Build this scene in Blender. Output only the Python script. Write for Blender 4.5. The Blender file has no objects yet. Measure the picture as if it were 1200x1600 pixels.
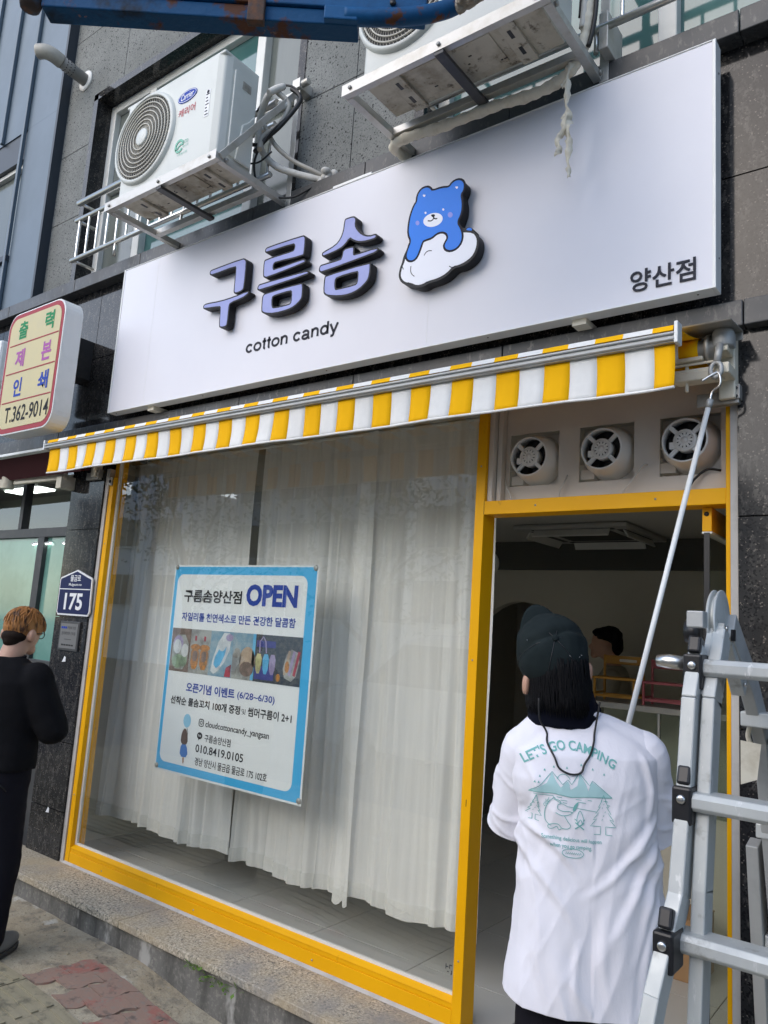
import bpy, bmesh, math, random
import mathutils
from mathutils import Vector, Matrix, noise
from mathutils.geometry import tessellate_polygon
from mathutils.bvhtree import BVHTree
random.seed(7)
R_ = math.radians
SC = bpy.context.scene
COL = SC.collection

# ------------------------------------------------------------------ camera
cam_d = bpy.data.cameras.new("camera"); cam = bpy.data.objects.new("camera", cam_d); COL.objects.link(cam)
yaw, pit, rol = -0.65997, 0.15299, 0.06561
fw = Vector((math.sin(yaw)*math.cos(pit), math.cos(yaw)*math.cos(pit), math.sin(pit)))
r0 = Vector((math.cos(yaw), -math.sin(yaw), 0)); u0 = r0.cross(fw)
rr = math.cos(rol)*r0 + math.sin(rol)*u0; uu = -math.sin(rol)*r0 + math.cos(rol)*u0
M = Matrix((rr, uu, -fw)).transposed().to_4x4(); M.translation = (0, -2.9, 1.70)
cam.matrix_world = M
cam_d.sensor_fit = 'VERTICAL'; cam_d.sensor_height = 24.0; cam_d.lens = 1200.33*24/1600
cam_d.clip_start = 0.05; cam_d.clip_end = 500
SC.camera = cam
# ------------------------------------------------------------------ light: bright overcast
SUN_EL, SUN_AZ = R_(30), R_(197)      # azimuth measured from +Y clockwise (sun over the street)
w = bpy.data.worlds.new("World"); SC.world = w; w.use_nodes = True
nt = w.node_tree; bg = nt.nodes["Background"]
sky = nt.nodes.new("ShaderNodeTexSky"); sky.sky_type = 'NISHITA'; sky.sun_disc = False
sky.sun_elevation = SUN_EL; sky.sun_rotation = SUN_AZ
sky.air_density = 0.9; sky.dust_density = 1.2; sky.ozone_density = 1.0
nt.links.new(sky.outputs[0], bg.inputs[0]); bg.inputs[1].default_value = 0.15
sd = bpy.data.lights.new("sun", 'SUN'); sun = bpy.data.objects.new("sun", sd); COL.objects.link(sun)
sd.energy = 1.0; sd.angle = R_(85); sd.color = (0.985, 0.99, 1.0)
sdir = Vector((math.sin(SUN_AZ)*math.cos(SUN_EL), math.cos(SUN_AZ)*math.cos(SUN_EL), math.sin(SUN_EL)))
sun.rotation_euler = sdir.to_track_quat('Z', 'Y').to_euler(); sun.location = (0, -8, 12)
SC.view_settings.view_transform = 'Standard'; SC.view_settings.look = 'None'
SC.view_settings.exposure = 0.88; SC.view_settings.gamma = 1.0
SC.cycles.max_bounces = 10; SC.cycles.transparent_max_bounces = 16; SC.cycles.diffuse_bounces = 5
SC.cycles.sample_clamp_indirect = 6.0

# ------------------------------------------------------------------ helpers
def wloc(o):
    return Vector(o['_w']) if o and '_w' in o else Vector((0, 0, 0))
def props(o, label=None, cat=None, group=None, kind=None):
    if label: o['label'] = label
    if cat: o['category'] = cat
    if group: o['group'] = group
    if kind: o['kind'] = kind
    return o
LOCS = {}
def thing(name, loc, label, cat, group=None):
    o = bpy.data.objects.new(name, None); COL.objects.link(o); o.location = loc
    o.empty_display_size = 0.05
    LOCS[o] = Vector(loc)
    return props(o, label, cat, group)
class MB:
    def __init__(s): s.v=[]; s.f=[]; s.sm=[]
    def add(s, vs, fs, smooth=False):
        n=len(s.v); s.v += [tuple(p) for p in vs]
        for f in fs: s.f.append(tuple(i+n for i in f)); s.sm.append(smooth)
        return s
    def box(s, x0,x1,y0,y1,z0,z1, mat=None):
        vs=[Vector(p) for p in ((x0,y0,z0),(x1,y0,z0),(x1,y1,z0),(x0,y1,z0),(x0,y0,z1),(x1,y0,z1),(x1,y1,z1),(x0,y1,z1))]
        if mat is not None: vs=[mat@p for p in vs]
        return s.add(vs, [(0,3,2,1),(4,5,6,7),(0,1,5,4),(1,2,6,5),(2,3,7,6),(3,0,4,7)])
    def bar(s, a, b, w, h, up=(0,0,1), ext=0):
        a=Vector(a); b=Vector(b); d=(b-a).normalized(); a=a-d*ext; b=b+d*ext
        u=Vector(up); sdv=d.cross(u)
        if sdv.length<1e-4: sdv=d.cross(Vector((1,0,0)))
        sdv.normalize(); u=sdv.cross(d).normalized()
        vs=[]
        for p in (a,b):
            for i,j in ((-1,-1),(1,-1),(1,1),(-1,1)): vs.append(p+sdv*(w/2*i)+u*(h/2*j))
        return s.add(vs,[(3,2,1,0),(4,5,6,7),(0,1,5,4),(1,2,6,5),(2,3,7,6),(3,0,4,7)])
    def tube(s, pts, r, seg=10, caps=True, closed=False):
        pts=[Vector(p) for p in pts]; n=len(pts); rs=r if isinstance(r,(list,tuple)) else [r]*n
        vs=[]; fs=[]; prev=None
        for i,p in enumerate(pts):
            if closed: t=(pts[(i+1)%n]-pts[i-1])
            else: t=(pts[min(i+1,n-1)]-pts[max(i-1,0)])
            if t.length<1e-9: t=Vector((0,0,1))
            t.normalize()
            if prev is None:
                a=Vector((0,0,1)) if abs(t.z)<.9 else Vector((1,0,0))
                nx=t.cross(a).normalized()
            else:
                nx=prev-t*prev.dot(t)
                nx = nx.normalized() if nx.length>1e-6 else t.orthogonal().normalized()
            prev=nx; ny=t.cross(nx)
            for k in range(seg):
                an=2*math.pi*k/seg; vs.append(p+(nx*math.cos(an)+ny*math.sin(an))*rs[i])
        m=n if closed else n-1
        for i in range(m):
            j=(i+1)%n
            for k in range(seg):
                k2=(k+1)%seg; fs.append((i*seg+k,i*seg+k2,j*seg+k2,j*seg+k))
        s.add(vs,fs,True)
        if caps and not closed:
            b0=len(s.v)-n*seg
            s.f.append(tuple(b0+k for k in range(seg))[::-1]); s.sm.append(False)
            s.f.append(tuple(b0+(n-1)*seg+k for k in range(seg))); s.sm.append(False)
        return s
    def lathe(s, prof, org, axis, seg=24, smooth=True, cap=True):
        """prof: list of (radius, along)"""
        org=Vector(org); ax=Vector(axis).normalized(); nx=ax.orthogonal().normalized(); ny=ax.cross(nx)
        vs=[];fs=[]
        for r,t in prof:
            for k in range(seg):
                an=2*math.pi*k/seg; vs.append(org+ax*t+(nx*math.cos(an)+ny*math.sin(an))*r)
        for i in range(len(prof)-1):
            for k in range(seg):
                k2=(k+1)%seg; fs.append((i*seg+k,i*seg+k2,(i+1)*seg+k2,(i+1)*seg+k))
        if cap:
            fs.append(tuple(range(seg))[::-1]); fs.append(tuple((len(prof)-1)*seg+k for k in range(seg)))
        return s.add(vs,fs,smooth)
    def ell(s, c, rad, rot=None, seg=20, rings=12):
        c=Vector(c); vs=[];fs=[]
        for i in range(rings+1):
            th=math.pi*i/rings
            for k in range(seg):
                ph=2*math.pi*k/seg
                p=Vector((rad[0]*math.sin(th)*math.cos(ph),rad[1]*math.sin(th)*math.sin(ph),rad[2]*math.cos(th)))
                if rot is not None: p=rot@p
                vs.append(c+p)
        for i in range(rings):
            for k in range(seg):
                k2=(k+1)%seg; fs.append((i*seg+k,(i+1)*seg+k,(i+1)*seg+k2,i*seg+k2))
        return s.add(vs,fs,True)
    def cap(s, a, b, ra, rb, seg=14):
        """tapered capsule"""
        a=Vector(a); b=Vector(b); d=(b-a); L=d.length; prof=[]
        for i in range(5): th=math.pi/2*(1-i/4); prof.append((max(ra*math.cos(th),1e-4),-ra*math.sin(th)))
        for i in range(1,5): th=math.pi/2*i/4; prof.append((max(rb*math.cos(th),1e-4),L+rb*math.sin(th)))
        prof.insert(5,(rb,L))
        return s.lathe(prof,a,d,seg)
    def poly(s, outer, y0, y1, hole=None, fn=None):
        """prism of an (x,z) outline between y0 (front, towards the street) and y1"""
        loops=[outer]+([hole] if hole else [])
        fn = fn or (lambda x,z,y: Vector((x,y,z)))
        flat=[p for l in loops for p in l]
        tris=tessellate_polygon([[Vector((p[0],p[1],0)) for p in l] for l in loops])
        n=len(flat)
        vs=[fn(p[0],p[1],y0) for p in flat]+[fn(p[0],p[1],y1) for p in flat]
        fs=[]
        def area(t):
            a,b,c=[flat[i] for i in t]; return (b[0]-a[0])*(c[1]-a[1])-(b[1]-a[1])*(c[0]-a[0])
        for t in tris:
            t=tuple(t)
            if area(t)<0: t=t[::-1]
            fs.append(t); fs.append(tuple(i+n for i in t[::-1]))
        o=0
        for l in loops:
            m=len(l)
            sa=sum(l[i][0]*l[(i+1)%m][1]-l[(i+1)%m][0]*l[i][1] for i in range(m))
            ccw = (sa>0) == (o==0)
            for i in range(m):
                j=(i+1)%m; q=(o+i,o+i+n,o+j+n,o+j)
                fs.append(q if ccw else q[::-1])
            o+=m
        return s.add(vs,fs)
    def build(s, name, mat, parent=None, bevel=0, seg=2, auto=False):
        me=bpy.data.meshes.new(name); me.from_pydata(s.v,[],s.f); me.update()
        for p,sm in zip(me.polygons,s.sm): p.use_smooth=sm
        o=bpy.data.objects.new(name,me); COL.objects.link(o)
        if mat: me.materials.append(mat)
        if parent:
            o.parent=parent; o.location=-LOCS[parent] if parent.type=='EMPTY' else (0,0,0)
            LOCS[o]=Vector((0,0,0))
        else: LOCS[o]=Vector((0,0,0))
        if bevel:
            m=o.modifiers.new("bevel",'BEVEL'); m.width=bevel; m.segments=seg; m.limit_method='ANGLE'; m.angle_limit=R_(40)
        return o
def copy_tree(o, parent=None):
    c=o.copy(); COL.objects.link(c)
    if parent: c.parent=parent
    for ch in list(o.children): copy_tree(ch,c)
    return c
def rrect(x0,x1,z0,z1,r,n=6):
    out=[]
    for cx,cz,a0 in ((x1-r,z1-r,0),(x0+r,z1-r,90),(x0+r,z0+r,180),(x1-r,z0+r,270)):
        for i in range(n+1):
            a=R_(a0+90*i/n); out.append((cx+r*math.cos(a),cz+r*math.sin(a)))
    return out
def chaikin(p,it=1):
    for _ in range(it):
        q=[]
        for i in range(len(p)):
            a=p[i]; b=p[(i+1)%len(p)]
            q.append((a[0]*.75+b[0]*.25,a[1]*.75+b[1]*.25)); q.append((a[0]*.25+b[0]*.75,a[1]*.25+b[1]*.75))
        p=q
    return p
def inset(p,d):
    """offset a polygon inwards by d (outwards if negative)"""
    n=len(p); sa=sum(p[i][0]*p[(i+1)%n][1]-p[(i+1)%n][0]*p[i][1] for i in range(n)); sg=1 if sa>0 else -1
    out=[]
    for i in range(n):
        a=Vector(p[i-1]); b=Vector(p[i]); c=Vector(p[(i+1)%n])
        e1=(b-a); e2=(c-b)
        if e1.length<1e-7 or e2.length<1e-7: out.append(p[i]); continue
        e1.normalize(); e2.normalize()
        n1=Vector((-e1.y,e1.x))*sg; n2=Vector((-e2.y,e2.x))*sg; m=n1+n2
        if m.length<1e-4: m=n1.copy()
        m.normalize(); k=max(.5,m.dot(n1)); out.append(tuple(b+m*(d/k)))
    return out
def stroke(pts,wd):
    """polyline to a thin outline polygon"""
    L=[];Rr=[]
    n=len(pts)
    for i,p in enumerate(pts):
        a=Vector(pts[max(i-1,0)]); b=Vector(pts[min(i+1,n-1)]); t=(b-a)
        t=t.normalized() if t.length>1e-9 else Vector((1,0)); nn=Vector((-t.y,t.x))*wd/2
        L.append(tuple(Vector(p)+nn)); Rr.append(tuple(Vector(p)-nn))
    return L+Rr[::-1]
def smooth_path(pts,n=6):
    P=[Vector(p) for p in pts]; out=[]
    for i in range(len(P)-1):
        a=P[max(i-1,0)];b=P[i];c=P[i+1];d=P[min(i+2,len(P)-1)]
        for k in range(n):
            t=k/n; out.append(.5*((2*b)+(-a+c)*t+(2*a-5*b+4*c-d)*t*t+(-a+3*b-3*c+d)*t**3))
    out.append(P[-1]); return out
_txt={}
def text2d(s,bold):
    k=(s,bold)
    if k in _txt: return _txt[k]
    cu=bpy.data.curves.new('t','FONT'); cu.body=s; cu.offset=bold; cu.resolution_u=3
    o=bpy.data.objects.new('t',cu); COL.objects.link(o)
    dg=bpy.context.evaluated_depsgraph_get(); me=bpy.data.meshes.new_from_object(o.evaluated_get(dg))
    vs=[(v.co.x,v.co.y) for v in me.vertices]; fs=[tuple(p.vertices) for p in me.polygons]
    bpy.data.objects.remove(o); bpy.data.curves.remove(cu); bpy.data.meshes.remove(me)
    _txt[k]=(vs,fs); return _txt[k]
def add_text(mb,s,x0,x1,z0,z1,y,bold=0.0,fn=None,thick=0.0):
    """fit the writing s into the box on the facade plane at depth y"""
    vs,fs=text2d(s,bold)
    if not vs: return mb
    ax=min(v[0] for v in vs);bx=max(v[0] for v in vs);az=min(v[1] for v in vs);bz=max(v[1] for v in vs)
    fn=fn or (lambda x,z,yy: Vector((x,yy,z)))
    P=[(x0+(v[0]-ax)/(bx-ax)*(x1-x0), z0+(v[1]-az)/(bz-az)*(z1-z0)) for v in vs]
    mb.add([fn(p[0],p[1],y) for p in P],fs)
    if thick:
        n=len(P); ed={}
        for f in fs:
            for i in range(len(f)):
                e=(f[i],f[(i+1)%len(f)]); ed[e]=1
        V=[fn(p[0],p[1],y) for p in P]+[fn(p[0],p[1],y+thick) for p in P]
        mb.add(V,[(e[1],e[0],e[0]+n,e[1]+n) for e in ed if (e[1],e[0]) not in ed])
    return mb
# ------------------------------------------------------------------ materials
def mat(name, base=(.5,.5,.5), rough=.5, metal=0., spec=.5, **k):
    m=bpy.data.materials.new(name); m.use_nodes=True; nt=m.node_tree; N=nt.nodes; L=nt.links
    b=N['Principled BSDF']; b.inputs['Base Color'].default_value=(*base,1); b.inputs['Roughness'].default_value=rough
    b.inputs['Metallic'].default_value=metal; b.inputs['Specular IOR Level'].default_value=spec
    tc=N.new('ShaderNodeTexCoord')
    def nz(scale,detail=4,rg=.6,stretch=None):
        n=N.new('ShaderNodeTexNoise'); n.inputs['Scale'].default_value=scale; n.inputs['Detail'].default_value=detail; n.inputs['Roughness'].default_value=rg
        if stretch:
            mp=N.new('ShaderNodeMapping'); mp.inputs['Scale'].default_value=stretch; L.new(tc.outputs['Object'],mp.inputs[0]); L.new(mp.outputs[0],n.inputs['Vector'])
        else: L.new(tc.outputs['Object'],n.inputs['Vector'])
        return n
    cur=None
    def ramp(src,stops):
        r=N.new('ShaderNodeValToRGB'); e=r.color_ramp.elements
        while len(e)<len(stops): e.new(.5)
        for el,(p,c) in zip(e,stops): el.position=p; el.color=(*c,1) if len(c)==3 else c
        L.new(src,r.inputs[0]); return r
    def mix(a,bc,fac,mode='MIX'):
        x=N.new('ShaderNodeMix'); x.data_type='RGBA'; x.blend_type=mode
        for sck,v in ((x.inputs[6],a),(x.inputs[7],bc)):
            if isinstance(v,tuple): sck.default_value=(*v,1)
            else: L.new(v,sck)
        if isinstance(fac,float): x.inputs[0].default_value=fac
        else: L.new(fac,x.inputs[0])
        return x.outputs[2]
    cur=base
    for (scale,c2,lo,hi,st) in k.get('layers',[]):
        n=nz(scale,k.get('detail',5),.65,st); r=ramp(n.outputs[0],[(lo,(0,0,0)),(hi,(1,1,1))])
        cur=mix(cur,c2,r.outputs[0])
    for (scale,c2,th,th2) in k.get('specks',[]):
        v=N.new('ShaderNodeTexVoronoi'); v.inputs['Scale'].default_value=scale; L.new(tc.outputs['Object'],v.inputs['Vector'])
        sx=N.new('ShaderNodeSeparateColor'); L.new(v.outputs['Color'],sx.inputs[0])
        r=ramp(sx.outputs[0],[(th,(0,0,0)),(th2,(1,1,1))]); cur=mix(cur,c2,r.outputs[0])
    for (scale,c2,th,dens) in k.get('pits',[]):
        v=N.new('ShaderNodeTexVoronoi'); v.inputs['Scale'].default_value=scale; L.new(tc.outputs['Object'],v.inputs['Vector'])
        r=ramp(v.outputs['Distance'],[(th*.7,(1,1,1)),(th,(0,0,0))])
        sx=N.new('ShaderNodeSeparateColor'); L.new(v.outputs['Color'],sx.inputs[0])
        r2=ramp(sx.outputs[0],[(dens,(1,1,1)),(dens+.02,(0,0,0))])
        cur=mix(cur,c2,mix((0,0,0),r.outputs[0],r2.outputs[0]))
    if not isinstance(cur,tuple): L.new(cur,b.inputs['Base Color'])
    if 'rvar' in k:
        sc,a,c=k['rvar']; n=nz(sc,5); mr=N.new('ShaderNodeMapRange'); mr.inputs[1].default_value=.3; mr.inputs[2].default_value=.7; mr.inputs[3].default_value=a; mr.inputs[4].default_value=c
        L.new(n.outputs[0],mr.inputs[0]); L.new(mr.outputs[0],b.inputs['Roughness'])
    if 'bump' in k:
        sc,strg,dist=k['bump'][:3]; n=nz(sc,6,.6,k['bump'][3] if len(k['bump'])>3 else None); bp=N.new('ShaderNodeBump'); bp.inputs['Strength'].default_value=strg; bp.inputs['Distance'].default_value=dist
        L.new(n.outputs[0],bp.inputs['Height']); L.new(bp.outputs[0],b.inputs['Normal'])
    if 'sub' in k: b.inputs['Subsurface Weight'].default_value=k['sub']; b.inputs['Subsurface Radius'].default_value=(.02,.01,.006)
    if 'emit' in k: b.inputs['Emission Color'].default_value=(*k['emit'][0],1); b.inputs['Emission Strength'].default_value=k['emit'][1]
    if 'sheen' in k: b.inputs['Sheen Weight'].default_value=k['sheen']
    if 'coat' in k: b.inputs['Coat Weight'].default_value=k['coat']; b.inputs['Coat Roughness'].default_value=.08
    return m
def glass_mat(name,tint,ior=1.5,rough=0.0,boost=0.0,dust=0.0):
    m=bpy.data.materials.new(name); m.use_nodes=True; nt=m.node_tree; N=nt.nodes; L=nt.links
    for n in list(N):
        if n.type!='OUTPUT_MATERIAL': N.remove(n)
    out=[n for n in N if n.type=='OUTPUT_MATERIAL'][0]
    t=N.new('ShaderNodeBsdfTransparent'); t.inputs[0].default_value=(*tint,1)
    g=N.new('ShaderNodeBsdfGlossy'); g.inputs['Roughness'].default_value=rough
    f=N.new('ShaderNodeFresnel'); f.inputs[0].default_value=ior
    ad=N.new('ShaderNodeMath'); ad.operation='ADD'; ad.inputs[1].default_value=boost; ad.use_clamp=True
    ge=N.new('ShaderNodeNewGeometry'); inv=N.new('ShaderNodeMath'); inv.operation='SUBTRACT'; inv.inputs[0].default_value=1.0; L.new(ge.outputs['Backfacing'],inv.inputs[1])
    fm=N.new('ShaderNodeMath'); fm.operation='MULTIPLY'; L.new(f.outputs[0],ad.inputs[0]); L.new(ad.outputs[0],fm.inputs[0]); L.new(inv.outputs[0],fm.inputs[1]); ad=fm   # one reflection per pane
    mx=N.new('ShaderNodeMixShader'); L.new(ad.outputs[0],mx.inputs[0]); L.new(t.outputs[0],mx.inputs[1]); L.new(g.outputs[0],mx.inputs[2])
    fin=mx.outputs[0]
    if dust:   # a thin film of street dust and wiping smears on the pane
        tc=N.new('ShaderNodeTexCoord'); mp=N.new('ShaderNodeMapping'); mp.inputs['Scale'].default_value=(1.6,1,.7); mp.inputs['Rotation'].default_value=(0,.5,0); n=N.new('ShaderNodeTexNoise'); n.inputs['Scale'].default_value=2.2; n.inputs['Detail'].default_value=6; n.inputs['Distortion'].default_value=1.2
        L.new(tc.outputs['Object'],mp.inputs[0]); L.new(mp.outputs[0],n.inputs['Vector']); mr=N.new('ShaderNodeMapRange'); mr.inputs[1].default_value=.35; mr.inputs[2].default_value=.75; mr.inputs[3].default_value=dust*.3; mr.inputs[4].default_value=dust*1.6; L.new(n.outputs[0],mr.inputs[0])
        d=N.new('ShaderNodeBsdfDiffuse'); d.inputs[0].default_value=(.80,.81,.74,1); m2=N.new('ShaderNodeMixShader'); L.new(mr.outputs[0],m2.inputs[0]); L.new(fin,m2.inputs[1]); L.new(d.outputs[0],m2.inputs[2]); fin=m2.outputs[0]
    L.new(fin,out.inputs[0]); return m
def sheer_mat(name,col,transp):
    m=bpy.data.materials.new(name); m.use_nodes=True; nt=m.node_tree; N=nt.nodes; L=nt.links
    for n in list(N):
        if n.type!='OUTPUT_MATERIAL': N.remove(n)
    out=[n for n in N if n.type=='OUTPUT_MATERIAL'][0]
    t=N.new('ShaderNodeBsdfTransparent'); d=N.new('ShaderNodeBsdfDiffuse'); d.inputs[0].default_value=(*col,1)
    tl=N.new('ShaderNodeBsdfTranslucent'); tl.inputs[0].default_value=(*col,1)
    a=N.new('ShaderNodeMixShader'); a.inputs[0].default_value=.10; L.new(d.outputs[0],a.inputs[1]); L.new(tl.outputs[0],a.inputs[2])
    tc=N.new('ShaderNodeTexCoord'); n=N.new('ShaderNodeTexNoise'); mp=N.new('ShaderNodeMapping'); mp.inputs['Scale'].default_value=(30,30,1.5)
    L.new(tc.outputs['Object'],mp.inputs[0]); L.new(mp.outputs[0],n.inputs['Vector']); n.inputs['Scale'].default_value=1
    mr=N.new('ShaderNodeMapRange'); mr.inputs[3].default_value=max(0,transp-.12); mr.inputs[4].default_value=transp+.22; L.new(n.outputs[0],mr.inputs[0])
    b=N.new('ShaderNodeMixShader'); L.new(mr.outputs[0],b.inputs[0]); L.new(a.outputs[0],b.inputs[1]); L.new(t.outputs[0],b.inputs[2])
    L.new(b.outputs[0],out.inputs[0]); return m
K={}
K['yellow']=mat('yellow_paint',(.86,.43,.001),.42,spec=.2,layers=[(3,(.80,.385,.001),.35,.75,None),(30,(.62,.29,.004),.66,.74,(1,1,.4))],rvar=(8,.34,.55),bump=(60,.08,.002))
K['fab_y']=mat('yellow_canvas',(.93,.50,.004),.8,spec=.15,layers=[(4,(.86,.44,.003),.35,.75,None)],bump=(300,.15,.001))
K['fab_w']=mat('white_canvas',(.84,.84,.82),.8,spec=.2,layers=[(5,(.70,.70,.68),.4,.8,None)],bump=(300,.15,.001))
K['black_granite']=mat('polished_black_granite',(.020,.020,.021),.10,spec=.28,layers=[(35,(.075,.07,.064),.52,.62,(1,1,.45)),(2.2,(.042,.041,.039),.45,.75,None)],specks=[(220,(.16,.14,.12),.955,.97),(160,(.012,.012,.013),.72,.8)],rvar=(3,.05,.14),bump=(2.5,.015,.004))
K['band']=mat('honed_dark_granite',(.065,.068,.07),.35,spec=.3,layers=[(40,(.16,.155,.145),.55,.66,(1,1,.5)),(2.5,(.11,.105,.10),.45,.75,None)],rvar=(4,.25,.5))
K['rough_granite']=mat('pitted_grey_basalt',(.175,.183,.175),.85,spec=.2,layers=[(2.5,(.235,.243,.234),.4,.7,None),(90,(.13,.135,.13),.5,.62,None)],pits=[(42,(.035,.035,.035),.30,.42),(90,(.05,.05,.05),.32,.42)],bump=(90,.4,.004))
K['ledge']=mat('speckled_tan_granite',(.36,.32,.25),.65,layers=[(85,(.62,.56,.44),.50,.55,(1,1,1)),(70,(.10,.095,.085),.55,.59,None),(2.0,(.42,.34,.22),.45,.7,None),(1.3,(.25,.245,.235),.5,.66,None)],bump=(120,.35,.003))
K['riser']=mat('weathered_granite_riser',(.17,.165,.15),.85,layers=[(60,(.26,.25,.22),.5,.62,None),(6,(.08,.078,.07),.45,.65,(1,1,.3)),(3.2,(.40,.39,.36),.58,.64,(1,1,.5))],bump=(90,.5,.004))
K['concrete']=mat('dusty_concrete',(.38,.315,.215),.9,layers=[(3,(.45,.40,.30),.42,.65,None),(9,(.21,.185,.14),.5,.68,None),(50,(.36,.34,.29),.6,.7,None),(2.6,(.58,.55,.47),.62,.68,None),(110,(.12,.105,.08),.60,.66,None)],bump=(35,.7,.012))
K['brick']=mat('worn_red_paver',(.30,.20,.155),.88,layers=[(5.0,(.34,.14,.11),.54,.62,None),(30,(.26,.215,.18),.52,.68,None),(12,(.13,.105,.09),.56,.7,None)],bump=(60,.5,.004))
K['tactile']=mat('worn_yellow_tactile_tile',(.30,.265,.175),.88,layers=[(3,(.33,.29,.20),.42,.66,None),(14,(.16,.145,.10),.5,.66,None),(60,(.36,.33,.25),.62,.7,None)],bump=(60,.4,.004))
K['asphalt']=mat('asphalt',(.10,.10,.102),.9,layers=[(40,(.14,.14,.137),.5,.65,None)],bump=(120,.5,.004))
K['caulk']=mat('grey_caulk',(.48,.46,.43),.6,layers=[(8,(.36,.345,.32),.5,.7,None)])
K['gasket']=mat('white_gasket',(.75,.73,.68),.45)
K['sign_white']=mat('white_sign_sheet',(.74,.745,.80),.35,spec=.3,layers=[(1.2,(.71,.715,.775),.4,.7,None)])
K['white_metal']=mat('white_painted_metal',(.76,.78,.77),.35,layers=[(5,(.66,.68,.66),.5,.75,None)])
K['ac_white']=mat('white_ac_casing',(.62,.64,.60),.38,layers=[(2.5,(.55,.57,.53),.45,.75,None)])
K['ac_plate']=mat('dirty_ac_base_plate',(.52,.49,.41),.6,layers=[(5,(.30,.265,.20),.45,.62,None),(18,(.13,.105,.075),.58,.68,None)])
K['grille']=mat('beige_fan_grille',(.52,.50,.43),.5)
K['stain']=mat('stainless_steel',(.74,.72,.68),.30,1.0)
K['alu']=mat('scratched_aluminium',(.52,.54,.525),.55,.3,layers=[(6,(.43,.45,.45),.45,.7,(1,1,.3)),(22,(.33,.335,.32),.58,.70,None),(70,(.62,.63,.62),.62,.68,(1,1,.2))],rvar=(14,.42,.62),bump=(40,.06,.002))
K['alu_d']=mat('dull_aluminium',(.44,.45,.44),.55,.35,layers=[(8,(.38,.385,.38),.5,.7,None)])
K['galv']=mat('galvanised_steel',(.42,.41,.38),.5,.6,layers=[(12,(.30,.285,.25),.5,.68,None)],rvar=(20,.4,.65))
K['dark_metal']=mat('dark_grey_metal',(.045,.046,.048),.45,layers=[(8,(.075,.073,.07),.5,.7,None)])
K['black']=mat('black_plastic',(.012,.012,.014),.4)
K['letter_side']=mat('charcoal_letter_side',(.012,.0125,.016),.5,spec=.25,layers=[(8,(.017,.018,.021),.4,.7,None)])
K['lavender']=mat('lavender_letter_face',(.33,.37,.69),.35,spec=.25,layers=[(6,(.28,.32,.63),.45,.75,None)])
K['bear_blue']=mat('blue_emblem_face',(.008,.21,.86),.35,spec=.2)
K['bear_white']=mat('white_emblem_face',(.80,.83,.92),.3)
K['bear_line']=mat('black_emblem_line',(.006,.008,.02),.5,spec=.15)
K['pink']=mat('pale_violet_cheek',(.16,.23,.78),.35)
K['ink_grey']=mat('dark_grey_lettering',(.028,.030,.042),.6,spec=.2)
K['cream']=mat('cream_sign_face',(.60,.52,.28),.4,spec=.25,layers=[(3,(.55,.49,.29),.45,.7,None)])
K['maroon']=mat('maroon_sign_border',(.36,.045,.06),.5,spec=.2)
K['txt_green']=mat('green_lettering',(.01,.24,.08),.5,spec=.2); K['txt_violet']=mat('violet_lettering',(.40,.10,.36),.5,spec=.2)
K['txt_blue']=mat('blue_lettering',(.012,.05,.36),.5,spec=.2); K['txt_black']=mat('black_lettering',(.014,.014,.018),.6,spec=.2)
K['plate_blue']=mat('navy_number_plate',(.008,.015,.075),.45,spec=.2); K['plate_white']=mat('white_plate_paint',(.78,.79,.80),.4)
K['plaque']=mat('grey_steel_plaque',(.20,.20,.20),.35,.3)
K['clad']=mat('blue_grey_metal_cladding',(.085,.12,.155),.42,.0,layers=[(1.2,(.11,.15,.19),.4,.7,(1,1,.4))],rvar=(2,.35,.5))
K['clad_d']=mat('dark_blue_grey_trim',(.022,.032,.045),.45)
K['pvc']=mat('white_pvc_frame',(.66,.66,.62),.4,layers=[(4,(.56,.56,.52),.5,.75,None)])
K['teal_glass']=mat('teal_window_glass',(.055,.135,.13),.06,spec=.9,layers=[(1.5,(.09,.19,.18),.42,.66,(1,1,.5))])
K['grey_glass']=mat('grey_obscured_glass',(.115,.13,.12),.12,spec=.5,layers=[(1.2,(.15,.165,.15),.4,.7,(2,1,.3))])
K['film_glass']=mat('pale_teal_film_glass',(.14,.30,.25),.08,spec=.8,layers=[(2.2,(.19,.37,.31),.42,.62,None)])
K['pipe']=mat('grey_pvc_pipe',(.20,.20,.19),.5,layers=[(6,(.26,.255,.235),.45,.7,None)]); K['pipe_end']=mat('beige_pipe_elbow',(.40,.385,.34),.5,layers=[(8,(.30,.285,.25),.5,.7,None)])
K['wrap']=mat('dirty_cream_tape_wrap',(.70,.66,.55),.7,layers=[(12,(.54,.49,.38),.5,.7,None)],bump=(50,.3,.004))
K['hose_white']=mat('white_hose_wrap',(.60,.59,.55),.6,layers=[(10,(.45,.44,.40),.5,.7,None)])
K['cable']=mat('black_cable',(.012,.012,.013),.5)
K['maroon_fab']=mat('dark_red_canvas',(.075,.010,.014),.8)
K['panel']=mat('beige_transom_panel',(.66,.62,.56),.6,layers=[(2,(.61,.575,.52),.4,.7,None)])
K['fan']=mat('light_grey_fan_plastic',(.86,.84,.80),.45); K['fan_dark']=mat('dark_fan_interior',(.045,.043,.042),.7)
K['poster_blue']=mat('sky_blue_banner',(.06,.45,.80),.4,spec=.3); K['poster_white']=mat('white_banner_panel',(.84,.87,.88),.35,layers=[(3,(.81,.84,.85),.45,.7,None)])
K['wall_in']=mat('cream_interior_wall',(.66,.63,.53),.8,layers=[(1.5,(.62,.59,.50),.4,.7,None)]); K['ceil_in']=mat('grey_interior_ceiling',(.50,.49,.45),.85)
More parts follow.
